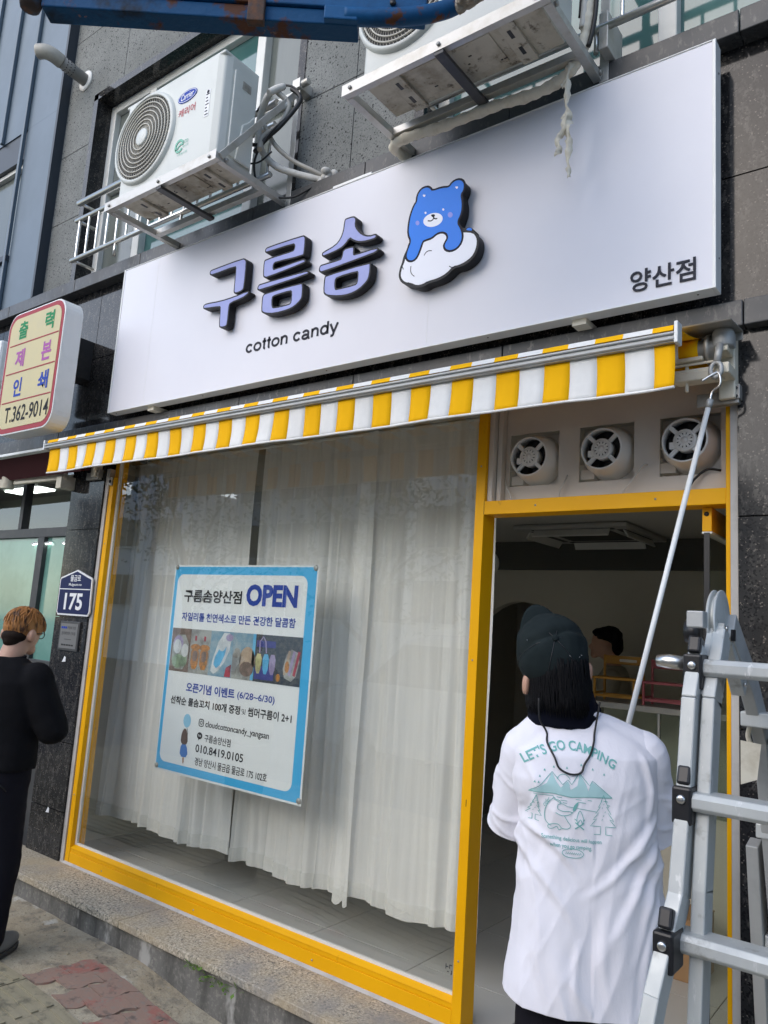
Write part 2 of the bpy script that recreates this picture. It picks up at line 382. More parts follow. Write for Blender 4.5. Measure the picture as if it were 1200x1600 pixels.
K['cass']=mat('dim_grey_plastic',(.42,.415,.39),.6); K['bulk']=mat('charcoal_bulkhead',(.10,.098,.088),.7); K['niche']=mat('dark_doorway',(.38,.36,.30),.8)
K['tile']=mat('grey_floor_tile',(.58,.57,.54),.35,layers=[(1.2,(.53,.52,.49),.4,.7,None)],rvar=(3,.28,.45)); K['joint']=mat('dark_floor_joint',(.12,.115,.10),.8)
K['wood_y']=mat('yellow_painted_chair',(.42,.20,.015),.5); K['wood_p']=mat('pink_painted_chair',(.42,.10,.12),.5)
K['counter']=mat('grey_counter_top',(.35,.35,.33),.4); K['cardboard']=mat('brown_cardboard',(.33,.20,.10),.85,bump=(60,.2,.002))
K['lamp']=mat('lit_ceiling_panel',(.8,.8,.8),.5,emit=((.9,1.0,.97),3.2))
K['skin']=mat('skin',(.50,.29,.20),.5,sub=.15,layers=[(9,(.44,.23,.15),.5,.75,None)])
K['skin_d']=mat('tanned_skin',(.50,.29,.20),.5,sub=.15)
K['hair']=mat('black_hair',(.005,.005,.006),.6,spec=.12,bump=(90,.6,.004,(1,1,.15))); K['hair_o']=mat('orange_brown_dyed_hair',(.36,.15,.04),.55,spec=.3,layers=[(34,(.045,.02,.012),.5,.62,(1,1,.25)),(9,(.45,.22,.075),.5,.7,(1,1,.3))],bump=(120,.6,.004,(1,1,.15)))
K['cap']=mat('washed_black_cap_cotton',(.012,.018,.019),.95,spec=.15,layers=[(9,(.018,.025,.026),.45,.7,None)],bump=(260,.25,.001))
K['shirt']=mat('white_cotton',(.84,.83,.89),.9,spec=.15,bump=(14,.30,.008,(1.8,1.8,.7)))
K['print']=mat('teal_shirt_print',(.19,.47,.45),.8); K['print_l']=mat('pale_teal_shirt_print',(.43,.66,.68),.8)
K['sweater']=mat('black_knit',(.009,.009,.0105),.95,spec=.12,bump=(240,.6,.002)); K['pants']=mat('black_trousers',(.010,.0095,.014),.9,spec=.15,bump=(14,.3,.01))
K['navy']=mat('navy_neck_cloth',(.005,.006,.013),.9,spec=.1); K['shoe']=mat('grey_shoe',(.16,.16,.155),.7); K['sole']=mat('dark_shoe_sole',(.03,.03,.03),.7)
K['blue_steel']=mat('chipped_blue_steel',(.004,.085,.23),.55,spec=.25,layers=[(7,(.004,.05,.14),.45,.7,None),(9,(.11,.042,.018),.58,.64,None),(16,(.40,.38,.34),.70,.72,None)],bump=(40,.3,.004))
K['rust']=mat('rusty_dark_steel',(.05,.035,.03),.8,layers=[(9,(.15,.06,.025),.48,.62,None),(12,(.025,.05,.085),.55,.65,None)],bump=(40,.5,.006))
K['foam']=mat('dirty_torn_foam',(.36,.33,.28),.9,layers=[(12,(.18,.16,.13),.5,.66,None)],bump=(30,.9,.02))
K['leaf']=mat('fresh_green_leaf',(.11,.21,.025),.6); K['leaf_t']=mat('street_tree_leaf',(.05,.09,.025),.6,layers=[(3,(.08,.13,.035),.4,.7,None)]); K['bark']=mat('bark',(.10,.085,.07),.9)
K['opp_w']=mat('pale_render_wall',(.85,.85,.83),.85); K['opp_g']=mat('grey_render_wall',(.60,.60,.585),.85); K['opp_win']=mat('opposite_window_glass',(.04,.05,.06),.1)
K['van']=mat('white_vehicle_paint',(.72,.73,.74),.25,coat=.5); K['tyre']=mat('tyre_rubber',(.02,.02,.02),.8); K['curb']=mat('granite_kerb',(.32,.31,.29),.85,bump=(60,.3,.003))
K['glass']=glass_mat('shop_window_glass',(.985,.99,.97),1.62,0,.085,.010); K['door_glass']=glass_mat('door_glass',(.84,.88,.85),1.5); K['lens']=glass_mat('spectacle_lens',(.85,.85,.85))
K['sheer']=sheer_mat('sheer_white_curtain',(.98,.98,.965),.03); K['hem']=sheer_mat('double_curtain_hem',(.90,.90,.87),.06)
def gz(x,y=0):
    t=min(1,max(0,(x+3.5)/.8)); return -.08*t*t*(3-2*t)
# ================================================================== SETTING
def struct(name, mb, m): return props(mb.build(name,m),kind='structure')
def grid_sheet(x0,x1,y0,y1,nx,ny,zf):
    mb=MB(); vs=[];fs=[]
    for j in range(ny+1):
        for i in range(nx+1):
            x=x0+(x1-x0)*i/nx; y=y0+(y1-y0)*j/ny; vs.append((x,y,zf(x,y)))
    for j in range(ny):
        for i in range(nx): a=j*(nx+1)+i; fs.append((a,a+1,a+nx+2,a+nx+1))
    return mb.add(vs,fs,True)
mb=MB(); mb.box(-150,150,-150,60,-.50,-.24); struct('road',mb,K['asphalt'])
def gdirt(x,y):
    return gz(x,y)-.006+.010*noise.noise((x*2.1,y*2.1,0))+.005*noise.noise((x*9,y*9,3))
gs=grid_sheet(-9,2.6,-3.4,-.2,230,64,gdirt); struct('pavement',gs,K['concrete'])
mb=MB(); mb.box(-9,2.6,-3.55,-3.4,-.26,-.075); struct('kerb',mb,K['curb'])
# worn wavy paving bricks next to the shop step
mb=MB(); rnd=random.Random(3)
for i in range(24):
    for j in range(4):
        if i<3 and j>1: continue
        x0=-3.62+i*.128+(.03*j); y0=-.765+j*.165+(.08 if i%2 else 0)
        if y0>-.46 or x0>-1.2: continue
        y1=min(y0+.164,-.44); 
        if y1-y0<.05: continue
        n=8; L=[];Rr=[]
        for k in range(n+1):
            t=k/n; yy=y0+.001+(y1-y0-.002)*t; wv=.014*math.sin(t*2*math.pi)
            L.append((x0+.001+wv+.05*t,yy)); Rr.append((x0+.1265+wv+.05*t,yy))
        out=L+Rr[::-1]; h=rnd.uniform(-.004,.002); tx=rnd.uniform(-.02,.02)
        top=[(p[0],p[1],gz(p[0])+.004+h+tx*(p[0]-x0)) for p in out]; bot=[(p[0],p[1],gz(p[0])-.05) for p in out]
        m=len(out); tr=[t if ((top[t[1]][0]-top[t[0]][0])*(top[t[2]][1]-top[t[0]][1])-(top[t[1]][1]-top[t[0]][1])*(top[t[2]][0]-top[t[0]][0]))>0 else t[::-1] for t in tessellate_polygon([[Vector((p[0],p[1],0)) for p in out]])]
        mb.add(top+bot,tr+[(a+m,(a+1)%m+m,(a+1)%m,a) for a in range(m)])
struct('paving_bricks',mb,K['brick'])
# tactile strip: tiles with raised bars running along the street
mb=MB(); rnd=random.Random(5)
for i in range(26):
    for j in range(2):
        x0=-9+i*.302; y1=-.775-j*.302; h=rnd.uniform(-.003,.003)
        if x0>-1.3: continue
        def tz(x): return gz(x)+.004+h
        xs=[x0+.002,x0+.298]
        def bx(ya,yb,zt,xa=xs[0],xb=xs[1],za=-.05):
            vs=[(xa,ya,gz(xa)+za),(xb,ya,gz(xb)+za),(xb,yb,gz(xb)+za),(xa,yb,gz(xa)+za),(xa,ya,tz(xa)+zt),(xb,ya,tz(xb)+zt),(xb,yb,tz(xb)+zt),(xa,yb,tz(xa)+zt)]
            mb.add(vs,[(0,3,2,1),(4,5,6,7),(0,1,5,4),(1,2,6,5),(2,3,7,6),(3,0,4,7)])
        bx(y1-.296,y1,0)
        for k in range(4): 
            yc=y1-.042-k*.071; bx(yc-.015,yc+.015,.006,x0+.012,x0+.288,.0)
struct('tactile_paving',mb,K['tactile'])
mb=MB(); rnd=random.Random(11)
for i in range(300):
    x=rnd.uniform(-5,-1.4); y=-.30-abs(rnd.gauss(0,.13)); 
    if y<-1.1: continue
    r=abs(rnd.gauss(0,.0018))+.0012
    mb.ell((x,y,gdirt(x,y)+r*.4),(r*rnd.uniform(.8,1.6),r*rnd.uniform(.7,1.2),r*.7),Matrix.Rotation(rnd.uniform(0,3),3,'Z'),6,4)
props(mb.build('gravel',K['concrete']),'loose pale grit and crumbs along the foot of the granite step','grit',kind='stuff')

# ================================================================== BUILDING
bd=thing('shop_building',(-2.6,0,0),'shop building with black granite ground floor and grey basalt upper storey','building')
def slabs(x0,x1,z0,z1,y,xs,zs,g=.003,th=.03):
    """stone panels between joint lines xs / zs"""
    mb=MB(); X=[x0]+[x for x in xs if x0<x<x1]+[x1]; Z=[z0]+[z for z in zs if z0<z<z1]+[z1]
    for i in range(len(X)-1):
        for j in range(len(Z)-1):
            mb.box(X[i]+(g if i else 0),X[i+1]-(g if i<len(X)-2 else 0),y,y+th,Z[j]+(g if j else 0),Z[j+1]-(g if j<len(Z)-2 else 0))
    return mb
LX=[-6.4,-5.7,-4.96,-4.41,-3.8,-3.1,-2.4,-1.7,-1.0,-.3,.4]
mb=slabs(-8.5,2.2,2.97,4.03,-.02,LX,[3.49]); mb.box(-8.5,2.2,.0105,.30,2.84,4.03); mb.box(-8.5,-4.642,.0105,.30,2.76,2.839); mb.box(-.652,2.2,.0105,.3,2.76,2.839)
for q in (slabs(-5.035,-4.642,.02,2.868,-.02,[],[.43,.85,1.652,2.25]), slabs(-.652,2.2,-.2,2.868,-.02,[.4],[.72,1.45,2.18])): mb.add(q.v,q.f)
mb.box(-5.035,-4.642,.0105,.105,.0,2.72); mb.box(-.652,2.2,.0105,.30,-.2,2.72)
mb.add(*(lambda q:(q.v,q.f))(slabs(-4.64,-.654,2.778,2.868,-.018,[-3.9,-3.2,-2.5,-1.8,-1.2],[])))
gw=mb.build('granite_wall',K['black_granite'],bd)
for z0,z1,y in ((2.87,2.968,-.07),(4.032,4.13,-.10)):
    mb=MB(); X=[-8.5,-7.3,-6.2,-5.22,-4.41,-3.3,-2.45,-1.6,-.62,.5,2.2]
    for a,b in zip(X[:-1],X[1:]): mb.box(a+.002,b-.002,y,.28,z0,z1)
    mb.build('stone_band',K['band'],bd,bevel=.004)
# step in front of the shop
mb=MB()
for a,b in zip([-8.5,-5.4,-3.57,-1.74,.1,2.2][:-1],[-5.4,-3.57,-1.74,.1,2.2]): mb.box(a+.0015,b-.0015,-.30,-.0005,.103,.14)
mb.build('step_slab',K['ledge'],bd,bevel=.004)
mb=MB(); mb.box(-8.5,2.2,-.275,-.02,-.3,.1028); mb.build('step_riser',K['riser'],bd)
# upper storey wall with window openings
mb=MB(); UZ=[4.757,5.364,5.78,6.42]
W1=(-5.43,-3.05,4.132,5.78); W2=(-2.2,1.55,4.132,5.78)
for x0,x1,z0,z1,xs in ((-5.87,W1[0],4.132,5.78,[]),(W1[1],W2[0],4.132,5.78,[-2.63]),(W2[1],2.2,4.132,5.78,[]),(-5.87,2.2,5.78,9.0,[-5.05,-4.2,-3.4,-2.63,-1.8,-1,-.2,.6])):
    q=slabs(x0,x1,z0,z1,-.02,xs,UZ+[7.1,7.8,8.4]); mb.add(q.v,q.f)
mb.box(-5.86,W1[0]-.06,.012,.28,4.133,5.84); mb.box(W1[1]+.06,W2[0]-.06,.012,.28,4.133,5.84); mb.box(-5.86,2.2,.012,.28,5.845,9)
mb.build('basalt_wall',K['rough_granite'],bd)
# windows of the upper storey
def upper_window(W,mull,panes,first):
    x0,x1,z0,z1=W; m=MB()
    m.box(x0-.003,x0+.055,-.026,.28,z0,z1); m.box(x1-.055,x1+.003,-.026,.28,z0,z1); m.box(x0-.003,x1+.003,-.026,.28,z1-.055,z1+.003)
    win=m.build('upper_window',K['black_granite'],bd)
    f=MB(); a0,a1=x0+.055,x1-.055; b1=z1-.055; y0,y1=.10,.19
    f.box(a0,a0+.07,y0,y1,z0,b1); f.box(a1-.07,a1,y0,y1,z0,b1); f.box(a0+.07,a1-.07,y0,y1,b1-.07,b1); f.box(a0+.07,a1-.07,y0,y1,z0,z0+.06)
    for x in mull: f.box(x-.04,x+.04,y0-.012,y1,z0+.06,b1-.07)
    if first:
        f.box(a0+.07,a1-.07,y0+.003,y1,4.95,5.01)
    f.build('frame',K['pvc'],win,bevel=.006)
    for xa,xb,mm in panes:
        g=MB(); g.box(xa,xb,.145,.155,z0+.03,b1-.03); g.build('pane',K[mm],win)
upper_window(W1,[-4.80,-3.60],[(-5.35,-4.8,'grey_glass'),(-4.8,-3.6,'teal_glass'),(-3.6,-3.1,'grey_glass')],True)
upper_window(W2,[-.95,.35],[(-2.14,-.95,'teal_glass'),(-.95,.35,'teal_glass'),(.35,1.49,'teal_glass')],False)
# shop front
m=MB()
m.box(-4.602,-4.556,0,.10,.142,2.60); m.box(-4.556,-1.7425,.0005,.0995,.142,.211); m.box(-4.556,-1.7425,.0045,.0995,.2113,.237); 
m.box(-4.602,-.683,.0005,.0995,2.735,2.775); m.box(-4.602,-4.556,.03,.10,2.6005,2.735)
sf=m.build('shop_window',K['yellow'],bd,bevel=.002)
m=MB(); m.poly([(-.002,.236),(.030,.252),(.030,.2365)],0,1,fn=lambda a,z,t: Vector((-4.555+t*2.812,a+.002,z))); m.build('bead',K['yellow'],sf)
m=MB(); m.box(-4.5555,-4.537,.030,.047,.238,2.73); m.box(-4.537,-1.743,.030,.047,.2375,.262); m.box(-1.757,-1.743,.03,.047,.263,2.73); m.build('gasket',K['gasket'],sf)
m=MB(); m.box(-4.536,-1.758,.036,.044,.2625,2.732); m.build('pane',K['glass'],sf)
m=MB(); m.box(-4.640,-4.604,-.008,.05,.14,2.66); m.box(-4.64,-1.70,-.012,.02,.1405,.1415); m.poly([(-.014,.1405),(-.001,.1405),(-.001,.152)],0,1,fn=lambda a,z,t: Vector((-4.604+t*2.907,a,z))); m.box(-.680,-.655,-.008,.05,.14,2.66)
m.build('caulking',K['caulk'],sf)
m=MB(); m.box(-4.5565,-4.5552,-.0006,.0,.1425,.2105); m.build('corner_joint',K['black'],sf)
for x in (-4.579,):
    for z in (.55,1.35,2.15): m=MB(); m.lathe([(.005,0),(.004,.0015)],(x,-.0002,z),(0,-1,0),10); m.build('screw',K['galv'],sf)
for x in (-4.2,-3.35,-2.5): m=MB(); m.lathe([(.005,0),(.004,.0015)],(x,.0002,.178),(0,-1,0),10); m.build('screw',K['galv'],sf)
m=MB(); m.box(-4.60,-4.565,-.012,-.001,2.545,2.60); m.build('bracket_plate',K['galv'],sf,bevel=.002)
m=MB(); m.lathe([(.011,0),(.011,.004)],(-4.583,-.0125,2.572),(0,-1,0),12); m.build('bolt',K['black'],sf)
# door frame with transom panel
m=MB(); m.box(-1.7424,-1.697,0,.10,.1402,2.655); m.box(-1.7424,-1.697,.003,.10,2.6555,2.734); m.box(-1.697,-.6975,.0008,.0992,2.231,2.291); m.box(-.6974,-.682,0,.10,.1402,2.605)
df=m.build('door_frame',K['yellow'],bd,bevel=.002)
HX=[(-1.625,-1.392),(-1.298,-1.066),(-.963,-.735)]; m=MB(); y0,y1=.088,.094
X=[-1.645]+[v for h in HX for v in h]+[-.698]
for a,b in zip(X[0::2],X[1::2]): m.box(a,b,y0,y1,2.292,2.734)
for a,b in HX: m.box(a,b,y0,y1,2.292,2.366); m.box(a,b,y0,y1,2.602,2.734)
m.build('transom_panel',K['panel'],df)
m=MB(); m.box(-1.696,-1.672,.020,.09,2.292,2.734); m.box(-1.668,-1.646,.05,.09,2.292,2.734); m.build('trim_strip',K['panel'],df,bevel=.002)
m=MB(); m.box(-1.7185,-1.7165,-.0015,.0,1.0,1.028); m.build('keyhole',K['black'],df)
m=MB(); m.box(-1.6978,-1.6966,.0,.0008,2.232,2.290); m.build('header_joint',K['black'],df)
for x,z in ((-1.72,.4),(-1.72,1.6),(-1.72,2.45),(-1.45,2.262),(-.95,2.262)): m=MB(); m.lathe([(.0045,0),(.004,.0015)],(x,.0004 if z!=2.262 else .0009,z),(0,-1,0),10); m.build('screw',K['galv'],df)
# glass door leaf standing open into the shop
m=MB(); m.box(-.793,-.759,.052,.95,2.140,2.229)
dl=m.build('door_leaf',K['yellow'],bd,bevel=.002)
m=MB(); m.box(-.793,-.759,.052,.95,.15,.24); m.build('bottom_rail',K['yellow'],dl,bevel=.002)
m=MB(); m.box(-.781,-.771,.056,.94,.24,2.14); m.build('pane',K['door_glass'],dl)
m=MB(); m.box(-.786,-.766,.050,.0555,.245,2.135); m.build('edge_seal',K['black'],dl)
m=MB(); m.box(-.794,-.758,.053,.94,2.132,2.139); m.build('rail_seal',K['gasket'],dl)
m=MB(); m.lathe([(.009,0),(.009,.002)],(-.777,.0525,2.205),(0,-1,0),14); m.build('pivot_hole',K['black'],dl)
# interior of the shop
m=MB()
xl,xr,yb=-4.92,-.62,3.0
arch=[(-3.50,.14)]+[(-3.05-.45*math.cos(R_(a)),1.57+.45*math.sin(R_(a))) for a in range(0,181,12)]+[(-2.60,.14)]
m.poly([(xl,.14),(-3.52,.14)]+arch[1:-1]+[(-2.58,.14),(xr,.14),(xr,2.8),(xl,2.8)],yb,yb+.1)
m.box(xl-.06,xl,.11,yb+.1,.13,2.8); m.box(xr,xr+.06,.11,yb+.1,.13,2.8)
iw=m.build('interior_wall',K['wall_in'],bd)
m=MB(); m.box(-3.6,-2.5,3.9,3.95,.1,2.4); m.box(-3.65,-3.55,3.1,3.9,.1,2.4); m.box(-2.55,-2.45,3.1,3.9,.1,2.4); m.box(-3.6,-2.5,3.1,3.9,2.3,2.4); m.build('back_passage',K['niche'],bd)
m=MB(); m.box(xl,xr,2.93,2.998,2.285,2.519); m.build('bulkhead',K['bulk'],bd)
m=MB(); m.box(xl,xr,.42,yb,2.52,2.56); m.box(xl,xr,.40,.44,2.5605,2.80); m.box(xl,xr,.10,.44,2.80,2.83); m.build('interior_ceiling',K['ceil_in'],bd)
m=MB(); g=.0025
fx=[xl-.1,-4.58,-3.98,-3.38,-2.78,-2.18,-1.58,-.98,-.5]; fy=[.0,.42,1.02,1.62,2.22,2.82,3.9]
for i in range(len(fx)-1):
    for j in range(len(fy)-1): m.box(fx[i]+g,fx[i+1]-g,fy[j]+g,fy[j+1]-g,.10,.1396)
fl=m.build('floor_tiles',K['tile'],bd); m=MB(); m.box(xl-.1,-.5,-.0,3.9,.06,.137); m.build('floor_joint',K['joint'],bd)
# the print shop next door (left)
m=MB(); m.box(-8.5,-5.04,.10,.16,2.23,2.30); m.box(-5.62,-5.53,.095,.165,.2,2.23); m.box(-7.3,-7.2,.095,.165,.2,2.72); m.box(-5.075,-5.040,.09,.165,.2,2.72); m.box(-8.5,-5.04,.098,.16,1.22,1.33); m.box(-5.95,-5.90,.096,.16,2.30,2.72)
pf=m.build('print_shop_window',K['dark_metal'],bd,bevel=.003)
m=MB(); m.box(-8.5,-5.05,.128,.136,1.33,2.23); m.build('lower_pane',K['film_glass'],pf)
m=MB(); m.box(-8.5,-5.05,.128,.136,2.30,2.72); m.build('upper_pane',K['glass'],pf)
m=MB(); m.box(-8.5,-5.05,.12,.15,.0,1.22); m.build('kick_panel',K['dark_metal'],pf)
m=MB(); m.box(-8.5,-5.04,2.4,2.5,.0,2.8); m.box(-8.5,-5.04,.17,2.4,2.70,2.76); m.box(-8.5,-5.04,.17,2.4,-.1,0); m.box(-8.5,-8.45,.17,2.5,0,2.8); m.box(-4.99,-4.985,.17,2.5,0,2.7); m.build('print_shop_room',K['ceil_in'],bd)
m=MB(); m.box(-6.5,-5.95,.22,.36,2.652,2.666); cl=thing('ceiling_light',(-6.2,.3,2.66),'lit flat ceiling panel inside the print shop window','ceiling light'); m.build('diffuser',K['lamp'],cl)
m=MB(); m.box(-6.52,-5.93,.20,.38,2.667,2.70); m.build('housing',K['white_metal'],cl)
for k,(x,lb) in enumerate(((-5.69,'small round lit downlight left of the dark window mullion'),(-5.50,'small round lit downlight just right of the dark mullion'),(-5.26,'small round lit downlight beside the black granite pillar'))):
    d=thing('downlight',(x,.12,2.19),lb,'downlight','downlights of the print shop')
    m=MB(); m.lathe([(.028,0),(.024,-.01)],(x,.118,2.19),(0,-.5,1),16); m.build('diffuser',K['lamp'],d); m=MB(); m.lathe([(.033,0),(.033,.006),(.029,.006)],(x,.119,2.19),(0,-.5,1),16); m.build('rim',K['white_metal'],d)
# neighbouring clad building
nb=thing('clad_building',(-7.5,0,4.13),'neighbouring building clad in blue grey standing seam metal','building')
m=MB(); bx=-5.872
m.box(-12,bx,-.085,.3,5.80,9.2); m.box(-6.37,bx,-.0845,.3,4.135,5.7995); m.box(-12,-6.37,-.084,.3,4.135,4.60); m.box(-12,-7.9,-.083,.3,4.6,5.8)
m.build('wall',K['clad'],nb)
m=MB()
for x,z0 in ((-6.395,4.135),(-6.80,5.80),(-7.25,5.80),(-7.70,5.80),(-8.15,4.135)): m.box(x-.018,x+.018,-.118,-.086,z0,9.2)
m.build('standing_seam',K['clad'],nb,bevel=.006)
m=MB(); m.box(bx+.0005,bx+.030,-.10,.0,4.135,9.2); m.build('corner_trim',K['clad_d'],nb)
m=MB(); m.box(-7.9,-6.37,.0,.05,4.60,5.80); w_=m.build('window',K['grey_glass'],nb)
m=MB(); m.box(-7.9,-6.372,-.075,-.002,5.53,5.799); m.build('soffit',K['clad_d'],w_); m=MB(); m.box(-7.9,-6.372,-.115,-.001,4.575,4.625); m.build('sill',K['clad_d'],w_)
m=MB(); m.box(-6.43,-6.375,-.04,-.0005,4.627,5.528); m.box(-7.9,-6.43,-.04,-.0005,5.49,5.528); m.box(-7.2,-7.15,-.035,-.0005,4.627,5.49); m.build('frame',K['pvc'],w_)
LETTERS = {'GU':[([(-3.5037,3.7132),(-3.4982,3.728),(-3.4728,3.7313),(-3.2165,3.7347),(-3.1922,3.7223),(-3.1809,3.7008),(-3.1805,3.5525),(-3.1914,3.5296),(-3.2444,3.5243),(-3.2653,3.5311),(-3.272,3.5481),(-3.2717,3.6792),(-3.2796,3.6947),(-3.4742,3.69),(-3.4985,3.6991)],None),([(-3.53,3.5039),(-3.5292,3.5186),(-3.5027,3.5255),(-3.3806,3.5135),(-3.2572,3.5139),(-3.1529,3.5228),(-3.1365,3.514),(-3.1427,3.4983),(-3.1962,3.4819),(-3.2878,3.4766),(-3.2934,3.4552),(-3.2926,3.358),(-3.3042,3.3389),(-3.351,3.341),(-3.3705,3.3541),(-3.3734,3.4641),(-3.3823,3.4743),(-3.5077,3.4885),(-3.5253,3.4934)],None)],'REUM':[([(-3.0397,3.7254),(-3.0378,3.742),(-3.0186,3.75),(-2.7536,3.7449),(-2.7352,3.7359),(-2.7281,3.7155),(-2.7289,3.6337),(-2.7398,3.6202),(-2.9449,3.6357),(-2.9572,3.6289),(-2.9574,3.6092),(-2.9485,3.601),(-2.7383,3.6073),(-2.719,3.5994),(-2.7136,3.5837),(-2.7287,3.576),(-3.0015,3.5604),(-3.0266,3.5684),(-3.038,3.5842),(-3.0415,3.6653),(-3.0299,3.6794),(-2.8208,3.6744),(-2.8113,3.6797),(-2.811,3.6992),(-2.8222,3.709),(-3.014,3.7136),(-3.0317,3.7152)],None),([(-3.074,3.5177),(-3.068,3.5343),(-3.0526,3.5407),(-2.7057,3.533),(-2.6879,3.5258),(-2.6842,3.5145),(-2.6964,3.5042),(-3.0472,3.4986),(-3.0696,3.5047)],None),([(-3.0251,3.3779),(-3.0279,3.4525),(-3.0195,3.4704),(-2.9975,3.4753),(-2.7357,3.4727),(-2.7198,3.4624),(-2.715,3.3969),(-2.7243,3.3707),(-2.7703,3.3429),(-2.8192,3.3344),(-2.9211,3.3347),(-2.9952,3.3521),(-3.0167,3.3644)],[(-2.9437,3.4338),(-2.9275,3.4399),(-2.8126,3.44),(-2.8028,3.4311),(-2.8017,3.3783),(-2.8109,3.3707),(-2.9196,3.375),(-2.9375,3.3837)])],'SOM':[([(-2.4631,3.7495),(-2.4521,3.7528),(-2.407,3.7516),(-2.3894,3.7417),(-2.3824,3.7258),(-2.3855,3.6991),(-2.372,3.6723),(-2.3358,3.6346),(-2.2906,3.613),(-2.2502,3.6133),(-2.2407,3.6008),(-2.2459,3.5871),(-2.2666,3.5821),(-2.3315,3.5863),(-2.3765,3.6003),(-2.4059,3.6194),(-2.4192,3.6304),(-2.4437,3.6048),(-2.4761,3.5886),(-2.5847,3.5771),(-2.6007,3.5831),(-2.6044,3.5963),(-2.5996,3.6073),(-2.5138,3.6238),(-2.4823,3.6524),(-2.4688,3.6905),(-2.4667,3.7272)],None),([(-2.6174,3.5168),(-2.61,3.5366),(-2.5925,3.5387),(-2.471,3.5356),(-2.4652,3.5461),(-2.459,3.5877),(-2.3918,3.5862),(-2.3818,3.5744),(-2.3822,3.5427),(-2.3763,3.5375),(-2.2365,3.5382),(-2.2249,3.5253),(-2.2344,3.5127),(-2.2602,3.5062),(-2.5934,3.4903),(-2.6121,3.4996)],None),([(-2.573,3.3834),(-2.5729,3.4621),(-2.5622,3.4716),(-2.2784,3.4709),(-2.2667,3.459),(-2.2671,3.4016),(-2.2802,3.3694),(-2.3308,3.337),(-2.3951,3.3249),(-2.4624,3.331),(-2.5325,3.3494),(-2.5592,3.3618)],[(-2.4919,3.4242),(-2.484,3.4361),(-2.3561,3.4367),(-2.3497,3.4262),(-2.3511,3.3818),(-2.3614,3.3753),(-2.4783,3.3782),(-2.488,3.384)])]}
